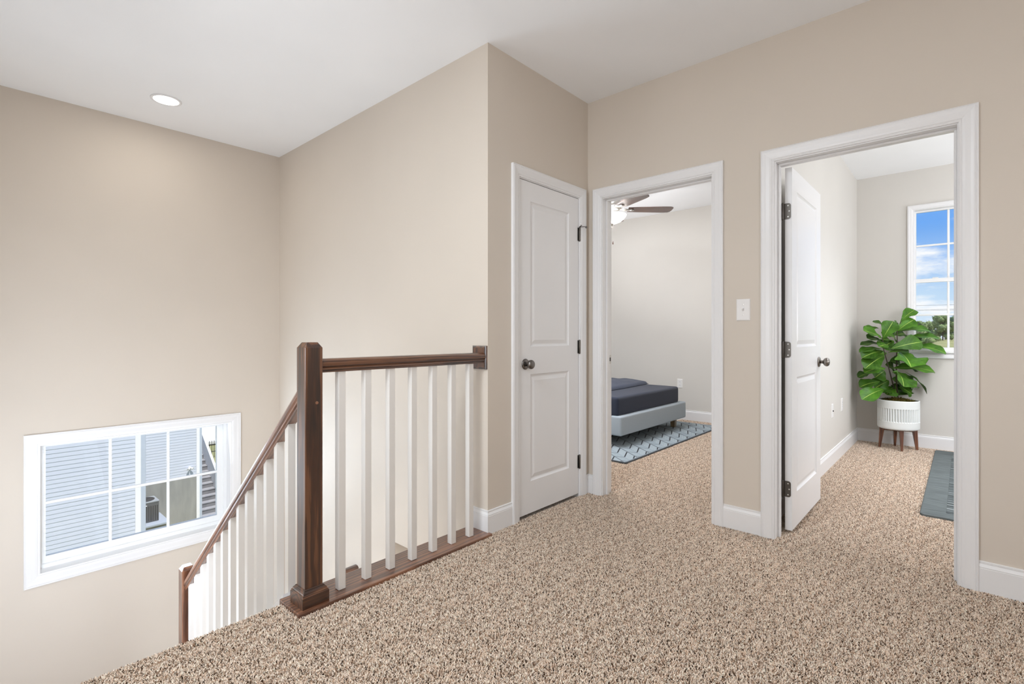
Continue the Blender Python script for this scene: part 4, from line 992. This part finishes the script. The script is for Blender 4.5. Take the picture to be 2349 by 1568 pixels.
for dy, dz in ((-0.12, -0.03), (0.13, 0.06)):
    bm = B(); p_ = Vector((XF + 0.05, 2.95, -3.98)); d = Vector((0.7, dy * 5, -0.25 + dz)).normalized()
    u = d.cross(UP).normalized(); v = u.cross(d)
    loft(bm, [[p_ + d * h_ + (u * math.cos(k * 0.5236) + v * math.sin(k * 0.5236)) * r_ for k in range(12)] for h_, r_ in ((0.0, 0.012), (0.03, 0.018), (0.06, 0.034), (0.13, 0.045))])
    obj('lamp_head', fix(bm), M_WHT, fl)
# air conditioner on its pad
AX0, AX1, AY0, AY1, AZ0, AZ1 = -19.65, -18.95, 1.02, 1.74, -5.40, -4.68
ac = empty('air_conditioner', ((AX0 + AX1) / 2, (AY0 + AY1) / 2, AZ0), 'dark grey air conditioner unit beside the concrete foundation', 'air conditioner')
boxobj('housing', (AX0, AY0, AZ0), (AX1, AY1, AZ1 - 0.03), M_AC, ac, 0.03, 2)
boxobj('top_panel', (AX0 - 0.01, AY0 - 0.01, AZ1 - 0.05), (AX1 + 0.01, AY1 + 0.01, AZ1), paint('grey_condenser_top', (0.30, 0.32, 0.34), 0.5, 0), ac, 0.02, 2)
obj('fan_grille', fix(lathe(B(), ((AX0 + AX1) / 2, (AY0 + AY1) / 2, AZ1), [(0.30, -0.002), (0.30, 0.015), (0.27, 0.02), (0.25, 0.004), (0.10, 0.004), (0.09, 0.022), (0.002, 0.024)], 28)), M_AC2, ac)
bm = B()
for k in range(11):
    y_ = AY0 + 0.05 + k * (AY1 - AY0 - 0.1) / 10
    box(bm, (AX1 - 0.002, y_ - 0.012, AZ0 + 0.05), (AX1 + 0.008, y_ + 0.012, AZ1 - 0.16))
obj('side_louvers', bm, M_AC2, ac)
boxobj('badge', (AX1 + 0.004, AY0 + 0.08, AZ1 - 0.145), (AX1 + 0.012, AY0 + 0.37, AZ1 - 0.115), M_WHT, ac, 0.003)
M_PAD = paint('blue_grey_pad', (0.36, 0.40, 0.46), 0.8, 0.1)
pad = boxobj('equipment_pad', (-19.9, 0.75, -5.47), (-18.6, 1.98, -5.40), M_PAD, bevel=0.01)
tag(pad, 'blue-grey square pad under the air conditioner', 'pad')
boxobj('pad_footing', (-19.8, 0.85, -6.4), (-18.7, 1.88, -5.471), M_CONC, kind='structure')
# outdoor stair behind the house corner
es = empty('outdoor_stairs', (-21, 3.8, -6.3), 'outdoor stairs with grey treads and white railing past the house corner', 'staircase')
for k in range(16):
    x_ = -20.1 - 0.25 * k; z_ = -6.2 + 0.19 * (k + 1)
    boxobj('tread', (x_ - 0.27, 3.40, z_ - 0.035), (x_ + 0.02, 4.18, z_), M_TREAD, es); boxobj('riser', (x_ - 0.02, 3.40, z_ - 0.19), (x_, 4.18, z_ - 0.03), M_RISER, es)
def sz(x_): return -6.2 + 0.19 * (-20.1 - x_) / 0.25
bm = B(); pr_ = [(-20.0, sz(-20.0) - 0.15), (-20.0, sz(-20.0) + 0.22), (-24.1, sz(-24.1) + 0.22), (-24.1, sz(-24.1) - 0.15)]
loft(bm, [[(x_, y_, z_) for x_, z_ in pr_] for y_ in (4.18, 4.23)]); obj('stringer', fix(bm), M_WHT, es)
bm = B(); pr_ = [(-20.0, sz(-20.0) + 0.85), (-20.0, sz(-20.0) + 0.97), (-24.1, sz(-24.1) + 0.97), (-24.1, sz(-24.1) + 0.85)]
loft(bm, [[(x_, y_, z_) for x_, z_ in pr_] for y_ in (4.16, 4.25)]); obj('rail', fix(bm), M_WHT, es)
for k in range(30):
    x_ = -20.05 - 0.135 * k; boxobj('picket', (x_ - 0.058, 4.185, sz(x_) + 0.1), (x_ + 0.058, 4.225, sz(x_) + 0.9), M_WHT, es)
fe = empty('yard_fence', (-33, 7, -6.4), 'black metal picket fence on the sunlit lawn beyond the stairs', 'fence')
boxobj('rail', (-33.02, 3.0, -5.55), (-32.98, 14, -5.51), M_WHT, fe); boxobj('rail', (-33.02, 3.0, -6.25), (-32.98, 14, -6.21), M_FENCE, fe)
for k in range(84):
    y_ = 3.0 + 0.13 * k; w_ = 0.05 if k % 14 == 0 else 0.013
    boxobj('post' if k % 14 == 0 else 'picket', (-33 - w_, y_ - w_, -6.6), (-33 + w_, y_ + w_, -5.45 if k % 14 == 0 else -5.53), M_FENCE, fe)
# far trees and power lines
def foliagef(c1, c2):
    return lambda m, n, l, b: l.new(ramp(n, l, noisetex(n, l, coords(n, l), 1.6, 5, 0.75), [(0.32, c1), (0.66, c2)]), b.inputs['Base Color'])
M_T1 = mat('dark_tree_foliage', (0.03, 0.07, 0.03), 0.9, spec=0.1, build=foliagef((0.06, 0.11, 0.075), (0.16, 0.24, 0.13)))  # darker stop lifted and blued: distance haze painted into the foliage
M_T2 = mat('olive_tree_foliage', (0.08, 0.13, 0.04), 0.9, spec=0.1, build=foliagef((0.10, 0.16, 0.07), (0.30, 0.36, 0.15)))
M_T3 = mat('light_tree_foliage', (0.15, 0.22, 0.05), 0.9, spec=0.1, build=foliagef((0.17, 0.26, 0.06), (0.38, 0.47, 0.14)))
M_TRUNK = paint('tree_bark', (0.12, 0.09, 0.07), 0.9, 0.3)
def tree(x_, y_, h, r, m, label, seed):
    random.seed(seed); zb = gz_(x_, y_)
    t_ = empty('tree', (x_, y_, zb), label, 'tree', 'trees beyond the far field')
    obj('trunk', fix(tube(B(), [(x_, y_, zb - 0.3), (x_ + 0.1, y_, zb + h * 0.55)], [h * 0.022, h * 0.012], 8)), M_TRUNK, t_)
    bm = B()
    for k in range(46):
        a = random.uniform(0, 6.283); q = random.random() ** 0.5; hh = random.uniform(0.12, 0.93)
        rr = r * q * (0.35 + 0.65 * math.sin(math.pi * min(1, (hh * 0.9 + 0.18)))); s = r * random.uniform(0.16, 0.30)
        c_ = Vector((x_ + rr * math.cos(a), y_ + rr * math.sin(a), zb + h * hh))
        v0 = len(bm.verts)
        ret = bmesh.ops.create_icosphere(bm, subdivisions=2, radius=s, matrix=Matrix.Translation(c_))
        for v in ret['verts']:
            d = (v.co - c_).normalized(); v.co += d * s * (0.45 * noise.noise(v.co * 0.9) + 0.25 * noise.noise(v.co * 2.6))
        for q in range(70):
            d = Vector((random.gauss(0, 1), random.gauss(0, 1), random.gauss(0, 1))).normalized(); p_ = c_ + d * s * random.uniform(0.85, 1.25)
            e1, e2 = [Vector((random.gauss(0, 1), random.gauss(0, 1), random.gauss(0, 1))).normalized() * random.uniform(0.18, 0.42) for _ in range(2)]
            bm.faces.new([bm.verts.new(p_ + e1), bm.verts.new(p_ + e2), bm.verts.new(p_ - e1 * 0.7), bm.verts.new(p_ - e2 * 0.8)])
    obj('crown', bm, m, t_, True)
tree(-20.0, 300, 12.5, 5.6, M_T1, 'dark tall tree at the left window edge, behind the fig', 1)
tree(-12.0, 285, 11.0, 5.4, M_T2, 'broad olive green tree left of the window muntin', 2)
tree(-6.8, 316, 12.6, 4.6, M_T1, 'dark tree rising behind the two olive ones', 3)
tree(-4.6, 271, 10.6, 4.4, M_T2, 'smaller olive tree close to the muntin', 4)
tree(0.6, 299, 11.8, 5.0, M_T1, 'dark blue-green tree right of the muntin', 5)
tree(2.0, 256, 5.4, 2.6, M_T3, 'small light green tree low at the right pane edge', 6)
pw = empty('power_lines', (0, 60, 4.0), 'thin power lines crossing the sky beyond the window', 'power line')
for z0_, z1_ in ((4.35, 4.18), (3.98, 3.72), (3.86, 3.66)):
    obj('wire', fix(tube(B(), [(-40 + 8 * k, 60, z0_ + (z1_ - z0_) * k / 10 - 0.35 * math.sin(math.pi * k / 10)) for k in range(11)], 0.012, 6)), M_AC, pw)
for x_ in (-40, 40): obj('pole', fix(tube(B(), [(x_, 60, gz_(x_, 60)), (x_, 60, 5.2)], [0.16, 0.11], 8)), M_TRUNK, pw)
